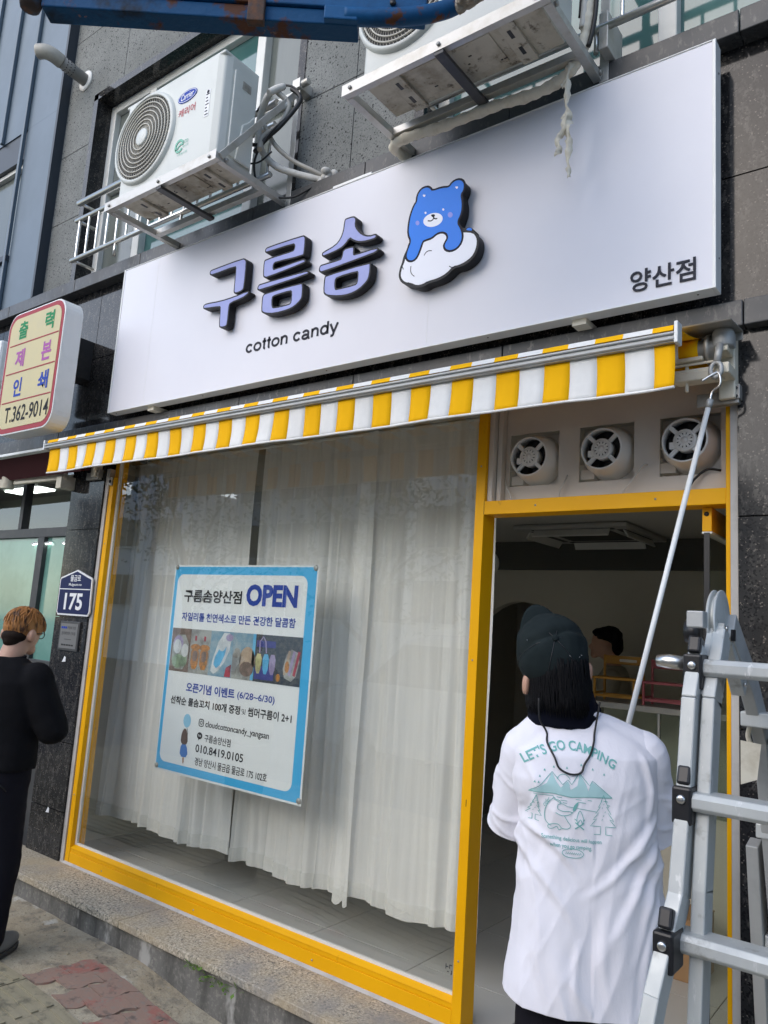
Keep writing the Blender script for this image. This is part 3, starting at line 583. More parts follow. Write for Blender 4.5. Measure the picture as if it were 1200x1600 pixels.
BEAR = {'SIL':[(-2.0127,3.7092),(-2.0096,3.7436),(-1.9913,3.7661),(-1.9599,3.7687),(-1.9356,3.7552),(-1.9225,3.7335),(-1.8727,3.7349),(-1.8304,3.7233),(-1.8216,3.739),(-1.7985,3.7506),(-1.7684,3.7421),(-1.7488,3.7186),(-1.7437,3.6932),(-1.7531,3.6657),(-1.7599,3.6577),(-1.7479,3.6135),(-1.7511,3.5675),(-1.769,3.5259),(-1.7584,3.5061),(-1.7358,3.4896),(-1.7108,3.4924),(-1.6922,3.4772),(-1.6907,3.4623),(-1.6715,3.4451),(-1.6587,3.4154),(-1.6587,3.3764),(-1.6743,3.3416),(-1.7082,3.3178),(-1.7434,3.3104),(-1.7797,3.3129),(-1.8145,3.2852),(-1.8582,3.2725),(-1.9184,3.2714),(-1.9407,3.2618),(-1.9796,3.2655),(-2.0203,3.2872),(-2.0529,3.2983),(-2.0787,3.3216),(-2.0908,3.3522),(-2.0841,3.3923),(-2.0756,3.4076),(-2.0679,3.4439),(-2.05,3.4741),(-2.044,3.5004),(-2.029,3.5137),(-2.0496,3.5545),(-2.053,3.6012),(-2.0453,3.606),(-2.0433,3.6548),(-2.0275,3.6925),(-2.0105,3.7)],'CLOUD':[(-2.012,3.4987),(-1.9107,3.4984),(-1.8661,3.5132),(-1.82,3.4934),(-1.7371,3.4754),(-1.6877,3.4582),(-1.6687,3.4325),(-1.6629,3.4036),(-1.67,3.3665),(-1.6896,3.3391),(-1.7242,3.3232),(-1.7568,3.317),(-1.7852,3.3195),(-1.8173,3.2938),(-1.861,3.2811),(-1.9205,3.28),(-1.9468,3.272),(-1.9802,3.2737),(-2.0153,3.2942),(-2.0495,3.3057),(-2.0719,3.3269),(-2.0812,3.3533),(-2.0743,3.3898),(-2.0651,3.407),(-2.0553,3.4372),(-2.0375,3.4673)],'BLUE':[(-2.0064,3.6988),(-2.005,3.7351),(-1.9867,3.7576),(-1.9569,3.7593),(-1.9374,3.7474),(-1.926,3.7276),(-1.8722,3.7278),(-1.8284,3.7158),(-1.8139,3.7351),(-1.7882,3.7404),(-1.7626,3.7299),(-1.7496,3.7073),(-1.7523,3.677),(-1.7676,3.6635),(-1.7553,3.6158),(-1.7577,3.5695),(-1.7794,3.5289),(-1.7578,3.4959),(-1.7463,3.4594),(-1.7502,3.4273),(-1.7707,3.4064),(-1.7997,3.4021),(-1.8262,3.4132),(-1.837,3.4322),(-1.8319,3.4463),(-1.8182,3.4647),(-1.8234,3.4876),(-1.8415,3.5042),(-1.8645,3.5107),(-1.8885,3.5079),(-1.9105,3.4949),(-1.9412,3.4945),(-1.9628,3.4922),(-1.9723,3.4603),(-1.989,3.42),(-2.0079,3.409),(-2.0295,3.4125),(-2.0449,3.4261),(-2.0482,3.4492),(-2.0383,3.4779),(-2.0246,3.5091),(-2.0444,3.5495),(-2.0447,3.5974),(-2.037,3.6459),(-2.0192,3.6886)],'MUZZLE':[(-1.8562,3.5793),(-1.8546,3.5702),(-1.8567,3.5618),(-1.8622,3.5547),(-1.8709,3.5492),(-1.8822,3.5458),(-1.8953,3.5448),(-1.9094,3.5461),(-1.9235,3.5498),(-1.9366,3.5555),(-1.9478,3.5629),(-1.9564,3.5716),(-1.9618,3.5809),(-1.9634,3.5901),(-1.9613,3.5987),(-1.9556,3.6059),(-1.9466,3.6114),(-1.9351,3.6147),(-1.9218,3.6156),(-1.9076,3.6141),(-1.8936,3.6103),(-1.8806,3.6045),(-1.8696,3.597),(-1.8613,3.5884)],'EYES':[[(-1.9479,3.627),(-1.9483,3.6247),(-1.9497,3.6232),(-1.9519,3.6228),(-1.9544,3.6235),(-1.9567,3.6253),(-1.9584,3.6277),(-1.9591,3.6304),(-1.9587,3.6327),(-1.9573,3.6342),(-1.9551,3.6346),(-1.9526,3.6339),(-1.9503,3.6321),(-1.9487,3.6297)],[(-1.8492,3.6139),(-1.8495,3.6116),(-1.8509,3.6101),(-1.853,3.6097),(-1.8554,3.6104),(-1.8576,3.6122),(-1.8592,3.6145),(-1.8599,3.6171),(-1.8595,3.6194),(-1.8582,3.6209),(-1.8561,3.6213),(-1.8537,3.6206),(-1.8514,3.6189),(-1.8498,3.6165)]],'CHEEKS':[[(-1.9851,3.5871),(-1.9858,3.5822),(-1.9887,3.5789),(-1.993,3.5779),(-1.998,3.5793),(-2.0027,3.583),(-2.0062,3.5881),(-2.0077,3.5937),(-2.0069,3.5986),(-2.0041,3.6019),(-1.9997,3.603),(-1.9947,3.6015),(-1.99,3.5978),(-1.9866,3.5927)],[(-1.8012,3.5737),(-1.8022,3.5681),(-1.8057,3.5644),(-1.8109,3.5634),(-1.817,3.5652),(-1.8226,3.5694),(-1.8267,3.5754),(-1.8284,3.5818),(-1.8274,3.5874),(-1.824,3.5911),(-1.8186,3.5921),(-1.8126,3.5903),(-1.807,3.586),(-1.8029,3.5801)]],'HEARTS':[[(-1.967,3.712),(-1.9748,3.7214),(-1.9751,3.7259),(-1.9716,3.7267),(-1.9677,3.7223),(-1.9644,3.7244),(-1.9606,3.7214),(-1.9603,3.7168)],[(-1.7871,3.6957),(-1.7943,3.7048),(-1.7945,3.7092),(-1.7913,3.71),(-1.7877,3.7058),(-1.7845,3.7078),(-1.781,3.7048),(-1.7807,3.7004)]],'NOSE':[(-1.9226,3.6077),(-1.9143,3.6094),(-1.901,3.6054),(-1.8974,3.5974),(-1.9061,3.5911),(-1.9142,3.5969)],'LINES':[[(-1.9062,3.5918),(-1.9072,3.5831),(-1.9199,3.5786),(-1.9373,3.5843)],[(-1.9062,3.5918),(-1.8964,3.582),(-1.8848,3.58)],[(-1.9475,3.416),(-1.9383,3.428),(-1.9232,3.4322),(-1.9061,3.4283)],[(-2.0193,3.3816),(-2.0191,3.3568),(-2.0099,3.3381),(-1.9956,3.325)],[(-1.8062,3.3281),(-1.7947,3.3199),(-1.7828,3.317)],[(-2.031,3.3034),(-2.0168,3.2932)],[(-2.0696,3.3922),(-2.0628,3.3759)],[(-1.9282,3.2804),(-1.9149,3.2759)]],'TAIL':[(-1.7282,3.4821),(-1.712,3.4881),(-1.6973,3.4786),(-1.6938,3.4671),(-1.717,3.4743)]}
# ================================================================== SIGNBOARD
sg=thing('signboard',(-2.58,-.16,2.99),'long white signboard with charcoal raised letters and a blue bear','signboard')
YS=-.16
m=MB(); m.box(-4.467,-.703,YS+.004,-.0885,2.998,3.988); m.build('panel',K['sign_white'],sg)
for x in (-4.10,-1.95): m=MB(); m.box(x,x+.0015,YS+.0033,YS+.0045,2.999,3.987); m.build('panel_seam',K['plate_white'],sg)
m=MB()
for a in ((-4.481,-4.4675,2.992,3.994),(-.7025,-.690,2.992,3.994)): m.box(a[0],a[1],YS,-.088,a[2],a[3])
m.box(-4.4675,-.7025,YS,-.088,2.992,2.9975); m.box(-4.4675,-.7025,YS,-.088,3.9885,3.994); m.build('frame',K['white_metal'],sg,bevel=.002)
m=MB()
for x in (-4.42,-3.55,-2.58,-1.64,-.76): m.lathe([(.004,0),(.004,.0015)],(x,-.13,2.9915),(0,0,-1),8)
for z in (3.12,3.87): m.lathe([(.004,0),(.004,.0015)],(-.6895,-.12,z),(1,0,0),8)
m.build('screw',K['dark_metal'],sg)
YF=-.21
for nm,lab in (('GU','first'),('REUM','second'),('SOM','third')):
    side=MB(); face=MB()
    for outer,hole in LETTERS[nm]:
        o=chaikin(outer,1); h=chaikin(hole,1) if hole else None
        side.poly(o,YF,-.163,h)
        face.poly(inset(o,.0085),YF-.0012,YF+.004,inset(h,-.0085)[:] if h else None)
    s=side.build('letter',K['letter_side'],sg); face.build('letter_face',K['lavender'],s)
s=MB(); s.poly(chaikin(BEAR['SIL'],2),-.215,-.163); em=s.build('bear_emblem',K['letter_side'],sg)
def layer(nm,polys,d,mt,it=1):
    for p in polys:
        q=MB(); q.poly(chaikin(p,it) if it else p,-.215-d,-.2145); q.build(nm,K[mt],em)
layer('cloud',[inset(chaikin(BEAR['CLOUD'],1),.004)],.001,'bear_white',0)
layer('tail',[BEAR['TAIL']],.0012,'bear_blue')
layer('body_outline',[inset(chaikin(BEAR['BLUE'],1),-.010)],.0014,'bear_line',0)
layer('body',[BEAR['BLUE']],.002,'bear_blue',2)
layer('muzzle',[BEAR['MUZZLE']],.0026,'bear_white'); layer('eye',BEAR['EYES'],.0026,'bear_white'); layer('ear_heart',BEAR['HEARTS'],.0026,'bear_white'); layer('cheek',BEAR['CHEEKS'],.0026,'pink')
layer('nose',[BEAR['NOSE']],.0032,'bear_line')
layer('mouth_line',[stroke([tuple(p) for p in smooth_path(l,4)],.0055) for l in BEAR['LINES'][:2]],.0032,'bear_line',0)
layer('cloud_line',[stroke([tuple(p) for p in smooth_path(l,4)],.0035) for l in BEAR['LINES'][2:]],.0018,'bear_line',0)
# small Latin line in a plain grotesque, drawn as even strokes (unit: x-height)
def arc(cx,cz,rx,rz,a0,a1,n=16): return [(cx+rx*math.cos(R_(a0+(a1-a0)*i/n)),cz+rz*math.sin(R_(a0+(a1-a0)*i/n))) for i in range(n+1)]
GL={'c':([arc(.46,.5,.33,.42,38,322)],.90),'o':([arc(.49,.5,.36,.42,0,360,24)],1.0),'t':([[(.26,1.30),(.26,.22)]+arc(.37,.20,.11,.13,180,280,6),[(.06,.92),(.46,.92)]],.52),
'n':([[(.16,0),(.16,.98)],[(.16,.55)]+arc(.45,.58,.28,.34,165,0,10)+[(.73,0)]],.92),'a':([arc(.43,.66,.29,.27,160,0,8)+[(.72,.16),(.80,.03),(.88,.05)],arc(.42,.26,.29,.22,52,360-20,14)],.96),
'd':([arc(.46,.5,.33,.42,0,360,24),[(.80,1.36),(.80,0)]],1.0),'y':([[(.06,.97),(.42,.03)],[(.78,.97),(.40,-.10)]+arc(.26,-.14,.15,.20,10,-80,6)+[(.14,-.33)]],.86),' ':([],.46)}
m=MB(); pen=0
for ch in 'cotton candy':
    for st in GL[ch][0]:
        P=[(-3.183+(pen+a)*.0688,3.178+b*.0495) for a,b in st]; cl=ch in 'od' and len(st)>20
        if cl: q=P[:-1]; m.poly(inset(q,-.0062),YS+.0018,YS+.0038,inset(q,.0062))
        else: m.poly(stroke(P,.0128),YS+.0018,YS+.0038)
    pen+=GL[ch][1]
m.build('lettering',K['ink_grey'],sg)
m=MB(); add_text(m,'양산점',-1.003,-.760,3.040,3.128,YS-.001,.010,thick=.004); m.build('lettering',K['ink_grey'],sg)
m=MB(); 
for x in (-4.05,-1.22): m=MB(); m.box(x-.03,x+.03,-.13,-.021,2.966,2.9915); m.build('mounting_bracket',K['wrap'],sg)
m=MB(); m.box(-2.62,-2.36,-.15,-.10,3.9945,4.012); m.build('top_clip',K['white_metal'],sg)
# ================================================================== PRINT SHOP BOX SIGN
ps=thing('box_sign',(-4.9,-.44,2.83),'rounded cream box sign with red border listing printing services and a phone number','sign')
m=MB(); m.poly(rrect(-5.265,-4.54,2.826,3.690,.11),-.5,-.375); m.build('casing',K['white_metal'],ps,bevel=.004)
m=MB(); m.poly(rrect(-5.255,-4.550,2.836,3.680,.105),-.502,-.499); m.build('border',K['maroon'],ps)
m=MB(); m.poly(rrect(-5.225,-4.578,2.868,3.650,.085),-.504,-.5015); m.build('face',K['cream'],ps)
m=MB()
for z in (3.457,3.254,3.050): m.box(-5.205,-4.585,-.506,-.5035,z-.004,z+.004)
m.build('dividing_line',K['maroon'],ps)
for tx,mt,x0,x1,z0,z1 in (('출','txt_green',-5.108,-4.99,3.492,3.618),('력','txt_green',-4.77,-4.66,3.495,3.622),('제','txt_violet',-5.105,-4.985,3.29,3.416),('본','txt_violet',-4.766,-4.648,3.285,3.416),('인','txt_blue',-5.08,-4.97,3.082,3.21),('쇄','txt_blue',-4.76,-4.638,3.088,3.214),('T.362-9014','txt_black',-5.145,-4.59,2.905,3.016)):
    m=MB(); add_text(m,tx,x0,x1,z0,z1,-.5055,.028 if tx[0]!='T' else .012); m.build('lettering',K[mt],ps)
m=MB(); m.box(-5.15,-4.98,-.374,-.021,3.33,3.62); m.build('wall_bracket',K['dark_metal'],ps,bevel=.004)
m=MB(); m.box(-5.75,-5.36,-.50,-.36,3.24,3.55); m.box(-5.75,-5.36,-.49,-.36,3.03,3.20); t=props(m.build('sign_cabinet',K['white_metal'],bevel=.02),'white sign cabinet edge poking out behind the cream box sign','sign')
# ================================================================== ADDRESS PLATES
pl=thing('address_plate',(-4.81,-.03,1.82),'navy house shaped address plate with white numerals 175','address plate')
o=[(-4.81,1.972),(-4.632,1.918),(-4.622,1.908),(-4.612,1.690),(-4.632,1.665),(-4.995,1.665),(-5.012,1.685),(-5.012,1.908),(-5.002,1.920)]
o=[(max(-5.03,min(-4.60,-4.81+(x+4.81)*1.0)),z) for x,z in o]
m=MB(); m.poly(o,-.030,-.0205); m.build('rim',K['plate_white'],pl)
m=MB(); m.poly(inset(o,.011),-.032,-.0295); m.build('face',K['plate_blue'],pl)
m=MB(); m.box(-5.00,-4.63,-.0335,-.0315,1.838,1.844); add_text(m,'물금로',-4.880,-4.755,1.893,1.936,-.0332,.02); add_text(m,'Mulgeum-ro',-4.893,-4.738,1.858,1.882,-.0332,.012); add_text(m,'175',-4.925,-4.705,1.700,1.814,-.0332,.028); m.build('lettering',K['plate_white'],pl)
pq=thing('wall_plaque',(-4.81,-.03,1.53),'small grey metal plaque with dark frame under the address plate','plaque')
m=MB(); m.box(-4.935,-4.70,-.034,-.0205,1.432,1.626); m.build('frame',K['dark_metal'],pq,bevel=.003)
m=MB(); m.box(-4.920,-4.715,-.036,-.0335,1.447,1.611); m.build('face',K['plaque'],pq)
m=MB(); add_text(m,'기업에 의한',-4.835,-4.735,1.573,1.593,-.0365); add_text(m,'범죄예방형 건축물',-4.90,-4.735,1.535,1.557,-.0365); m.box(-4.86,-4.78,-.0372,-.0355,1.505,1.508); [m.box(-4.89+k*.03,-4.868+k*.03,-.0372,-.0355,1.464,1.474) for k in range(5)]; m.build('lettering',K['black'],pq)
m=MB(); [m.box(-4.91+k*.024,-4.892+k*.024,-.0372,-.0355,1.576,1.590) for k in range(3)]; m.build('printed_mark',K['txt_blue'],pq)
for x,z,r,lb in ((-4.86,1.375,.02,'torn white scrap stuck on the pillar just under the grey plaque'),(-4.83,.415,.018,'torn white scrap stuck low on the black granite pillar')):
    m=MB(); m.poly([(x-r,z-r),(x+r*1.1,z-r*.8),(x+r,z+r*.6),(x+r*.2,z+r)],-.0215,-.0203); props(m.build('paper_scrap',K['plate_white']),lb,'paper scrap','scraps on the pillar')
# ================================================================== AWNING
aw=thing('awning',(-2.7,-.25,2.7),'yellow and white striped retractable awning above the shop window','awning')
XL,XR=-4.655,-.735
def stripes():
    out=[]; x=-4.62; k=0; out.append((XL+.012,-4.52,0)); x=-4.52; k=1
    while x<-.752:
        out.append((x,min(x+.1,-.752),k%2)); x+=.1; k+=1
    return out
ST=[s_ for s_ in stripes() if s_[1]-s_[0]>.004]
def canopy_pt(x,t):
    # t 0..1 from the roller to the front bar
    y=-.118+(-.418+.118)*t; z=2.822+(2.765-2.822)*t-.012*math.sin(math.pi*t); return (x,y,z)
def val_pt(x,t):
    s=math.sin(x*5.1)+.6*math.sin(x*12.7+1); z=2.700-.152*t; y=-.425+(.007*s*t)-.006*t-.002*math.sin(x*31)*t
    return (x+(.008*math.sin(t*3))*(1 if x<-2.7 else .3),y,z)
for kind,mt,nm in ((0,'fab_y','yellow_stripe'),(1,'fab_w','white_stripe')):
    m=MB()
    for x0,x1,k in ST:
        if k!=kind: continue
        for fn,n in ((canopy_pt,6),(val_pt,8)):
            vs=[];fs=[]
            for i in range(n+1):
                for j in range(4): vs.append(fn(x0+(x1-x0)*j/3,i/n))
            for i in range(n):
                for j in range(3): a=i*4+j; fs.append((a,a+1,a+5,a+4))
            m.add(vs,fs,True)
        m.tube([(x0,-.118,2.774),(x1,-.118,2.774)],.048,18,False)
        # fabric lip over the front bar
        vs=[(x0,-.418,2.766),(x1,-.418,2.766),(x1,-.440,2.757),(x0,-.440,2.757),(x1,-.447,2.738),(x0,-.447,2.738)]; m.add(vs,[(0,1,2,3),(3,2,4,5)])
    if kind: m.tube([val_pt(-4.643+(3.892)*i/40,1.0) for i in range(41)],.005,6)
    o=m.build(nm,K[mt],aw); md=o.modifiers.new('solid','SOLIDIFY'); md.thickness=.0012
m=MB(); m.box(-4.672,-.748,-.444,-.408,2.699,2.737); m.tube([(-4.672,-.447,2.728),(-.748,-.447,2.728)],.006,8); m.tube([(-4.672,-.447,2.709),(-.748,-.447,2.709)],.006,8); fb=m.build('front_bar',K['alu_d'],aw,bevel=.003)
m=MB(); m.box(-.748,-.735,-.452,-.404,2.693,2.768); m.build('end_cap',K['white_metal'],fb,bevel=.003); m=MB(); m.box(-4.686,-4.672,-.452,-.404,2.695,2.760); m.build('end_cap',K['white_metal'],fb,bevel=.003)
m=MB(); m.tube([(-4.66,-.118,2.774),(-.70,-.118,2.774)],.040,16); m.lathe([(.055,0),(.055,.012),(.04,.012),(.04,.03)],(-.728,-.118,2.774),(1,0,0),20); m.build('roller_tube',K['galv'],aw)
# folding arms and wall brackets (beige castings)
def aw_bracket(x,s):
    m=MB(); m.box(x-.028,x+.028,-.075,-.022,2.60,2.86); m.box(x-.02,x+.03,-.17,-.07,2.665,2.705); m.box(x-.10*s-.06,x-.10*s+.10,-.16,-.10,2.655,2.69)
    m.box(x-.02,x+.024,-.16,-.075,2.75,2.85); m.tube([(x-.03,-.13,2.69),(x-.03,-.13,2.665)],.03,12)
    b=m.build('wall_bracket',K['beige_cast'],aw,bevel=.005)
    m=MB(); m.box(x-.20 if s>0 else x+.02,x-.02 if s>0 else x+.2,-.152,-.146,2.715,2.725); m.tube([(x-.12*s,-.14,2.735),(x-.12*s,-.14,2.62)],.007,8); m.box(x-.16 if s>0 else x+.02,x-.06 if s>0 else x+.16,-.165,-.12,2.728,2.742); m.build('clamp',K['beige_cast'],b,bevel=.003)
    m=MB(); m.box(x-.11,x+.035,-.055,-.024,2.585,2.635); m.box(x-.035,x+.04,-.06,-.02,2.60,2.655); m.build('steel_plate',K['galv'],b,bevel=.003)
    m=MB()
    for q in ((x+.028,2.64),(x+.028,2.61)): m.lathe([(.006,0),(.006,.003)],(q[0],-.0605,q[1]),(0,-1,0),8)
    m.build('bolt',K['black'],b)
K['beige_cast']=mat('beige_aluminium_casting',(.74,.69,.56),.5,layers=[(14,(.60,.55,.42),.5,.7,None)])
aw_bracket(-.675,1); aw_bracket(-4.70,-1)
for xs,xe in ((-.70,-2.45),(-4.62,-2.9)):
    m=MB(); m.bar((xs,-.135,2.678),(xe,-.17,2.672),.032,.05); m.bar((xe,-.21,2.672),(xs+(-.5 if xs>-2 else .5),-.39,2.685),.03,.045); m.tube([(xe,-.19,2.64),(xe,-.19,2.705)],.032,12); m.build('folding_arm',K['beige_cast'],aw,bevel=.005)
# winding gear with eye
m=MB(); m.lathe([(.022,-.035),(.036,-.028),(.038,.02),(.03,.036)],(-.672,-.135,2.80),(0,0,1),16); m.box(-.695,-.64,-.15,-.09,2.775,2.83); gr=m.build('winding_gear',K['alu_d'],aw,bevel=.004)
m=MB(); m.tube([(-.676,-.165,2.775),(-.681,-.185,2.70)],.0125,10); m.tube([Vector((-.683,-.19,2.672))+Vector((math.cos(a)*.018,math.sin(a)*.004,math.sin(a)*.028)) for a in [i*2*math.pi/16 for i in range(16)]],.0085,8,closed=True); m.build('crank_eye',K['alu_d'],gr)
m=MB(); m.poly([(-.245,2.824),(-.075,2.842),(-.075,2.812),(-.0715,2.812),(-.0715,2.846),(-.248,2.828)],0,1,fn=lambda a,z,t: Vector((-4.72+t*4.10,a,z))); m.build('rain_cover',K['galv'],aw)
# ================================================================== HOOK POLE
hook=Vector((-.683,-.19,2.645)); low=Vector((-.9605,-.392,1.20)); dirp=(low-hook).normalized()
hp=thing('winding_pole',tuple(low+dirp*.25),'thin white winding pole hooked onto the awning gear','winding pole')
top=hook+dirp*.085
m=MB(); m.tube([top,low+dirp*.25],.0092,12); m.build('shaft',K['alu_pole'] if 'alu_pole' in K else K['white_metal'],hp)
m=MB(); m.tube(smooth_path([top-dirp*(-.01),top-dirp*.03,hook+Vector((.014,-.010,-.035)),hook+Vector((.016,-.010,-.005)),hook+Vector((.006,-.006,.014)),hook+Vector((-.008,-.014,.006)),hook+Vector((-.04,-.03,-.018))],6),.0048,8); m.build('hook',K['stain'],hp)
m=MB(); m.tube([low+dirp*.25,low+dirp*.262],.015,12); m.lathe([(.0115,0),(.0115,.03)],top-dirp*.0,dirp,12); m.build('collar',K['alu_d'],hp)
# ================================================================== EXHAUST FANS
def fan(cx,cz,label):
    t=thing('exhaust_fan',(cx,.09,cz),label,'exhaust fan','exhaust fans in the transom panel')
    c=Vector((cx,.030,cz)); ax=(0,.82,0); fy=lambda v: .030+v*.82
    m=MB(); m.lathe([(.080,.012),(.086,.010),(.0875,.016),(.0885,.03),(.098,.055),(.109,.09),(.113,.125),(.113,.16),(.104,.16),(.104,.12),(.098,.09),(.082,.05),(.080,.02),(.080,.012)],c,ax,40,cap=False); m.build('duct',K['fan'],t)
    for a in (45,135,225,315):
        m=MB(); d=Vector((math.cos(R_(a)),0,math.sin(R_(a)))); m.bar(c+d*.036+Vector((0,.028,0)),c+d*.084+Vector((0,.028,0)),.017,.012,up=(0,1,0)); m.build('spider_arm',K['fan'],t,bevel=.002)
    m=MB(); m.lathe([(.036,.012),(.041,.012),(.044,.017),(.044,.06),(.036,.06)],c,ax,28,cap=False)
    # hub face with slots: ring of petals
    m.lathe([(.0005,.0125),(.014,.0125),(.014,.017),(.0005,.017)],c,ax,24,cap=False)
    for k in range(12):
        a=2*math.pi*k/12; d=Vector((math.cos(a),0,math.sin(a))); m.bar(c+d*.012+Vector((0,.015,0)),c+d*.038+Vector((0,.015,0)),.0088,.005,up=(0,1,0))
    m.lathe([(.030,.0125),(.037,.0125),(.037,.0175),(.030,.0175)],c,ax,28,cap=False)
    m.box(cx-.058,cx-.036,.047,.07,cz-.030,cz-.004); m.build('motor_hub',K['fan'],t)
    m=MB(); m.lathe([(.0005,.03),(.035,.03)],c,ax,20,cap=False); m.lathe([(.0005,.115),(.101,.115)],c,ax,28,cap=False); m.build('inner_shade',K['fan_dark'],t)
    m=MB()
    for k in range(7):
        a=2*math.pi*k/7; d=Vector((math.cos(a),0,math.sin(a))); e=Vector((math.cos(a+.7),0,math.sin(a+.7)))
        m.add([c+d*.03+Vector((0,.075,0)),c+d*.078+Vector((0,.085,0)),c+e*.078+Vector((0,.06,0)),c+e*.03+Vector((0,.06,0))],[(0,1,2,3)])
    m.build('blades',K['fan_dark'],t)
    m=MB(); m.box(cx-.117,cx+.115,.155,.163,cz-.118,cz+.115); m.box(cx-.108,cx-.05,.10,.155,cz-.112,cz-.072); m.build('mounting_plate',K['panel'],t)
fan(-1.512,2.487,'round grey exhaust fan next to the yellow middle post'); fan(-1.186,2.491,'middle round grey exhaust fan of the transom panel'); fan(-.856,2.494,'round grey exhaust fan crossed by the slanted white pole')
def wire(pts,lab,m_='hose_white',r=.0035):
    m=MB(); m.tube(smooth_path(pts,6),r,6); props(m.build('wire',K[m_]),lab,'wire','loose wires at the transom')
wire([(-1.645,.088,2.405),(-1.630,.07,2.37),(-1.605,.06,2.325),(-1.595,.06,2.296)],'thin white wire hanging beside the fan by the middle post')
wire([(-1.350,.088,2.40),(-1.352,.068,2.37),(-1.368,.06,2.33),(-1.372,.06,2.296)],'thin white wire hanging between the first two exhaust fans')
wire([(-1.012,.088,2.42),(-1.02,.06,2.41),(-1.055,.055,2.36),(-1.09,.055,2.315),(-1.10,.06,2.296)],'thin white wire hanging left of the pole')
wire([(-.735,.088,2.375),(-.78,.07,2.378),(-.82,.06,2.345),(-.84,.055,2.315),(-.862,.05,2.294)],'black cable curling from the transom beside the right jamb','cable',.005)
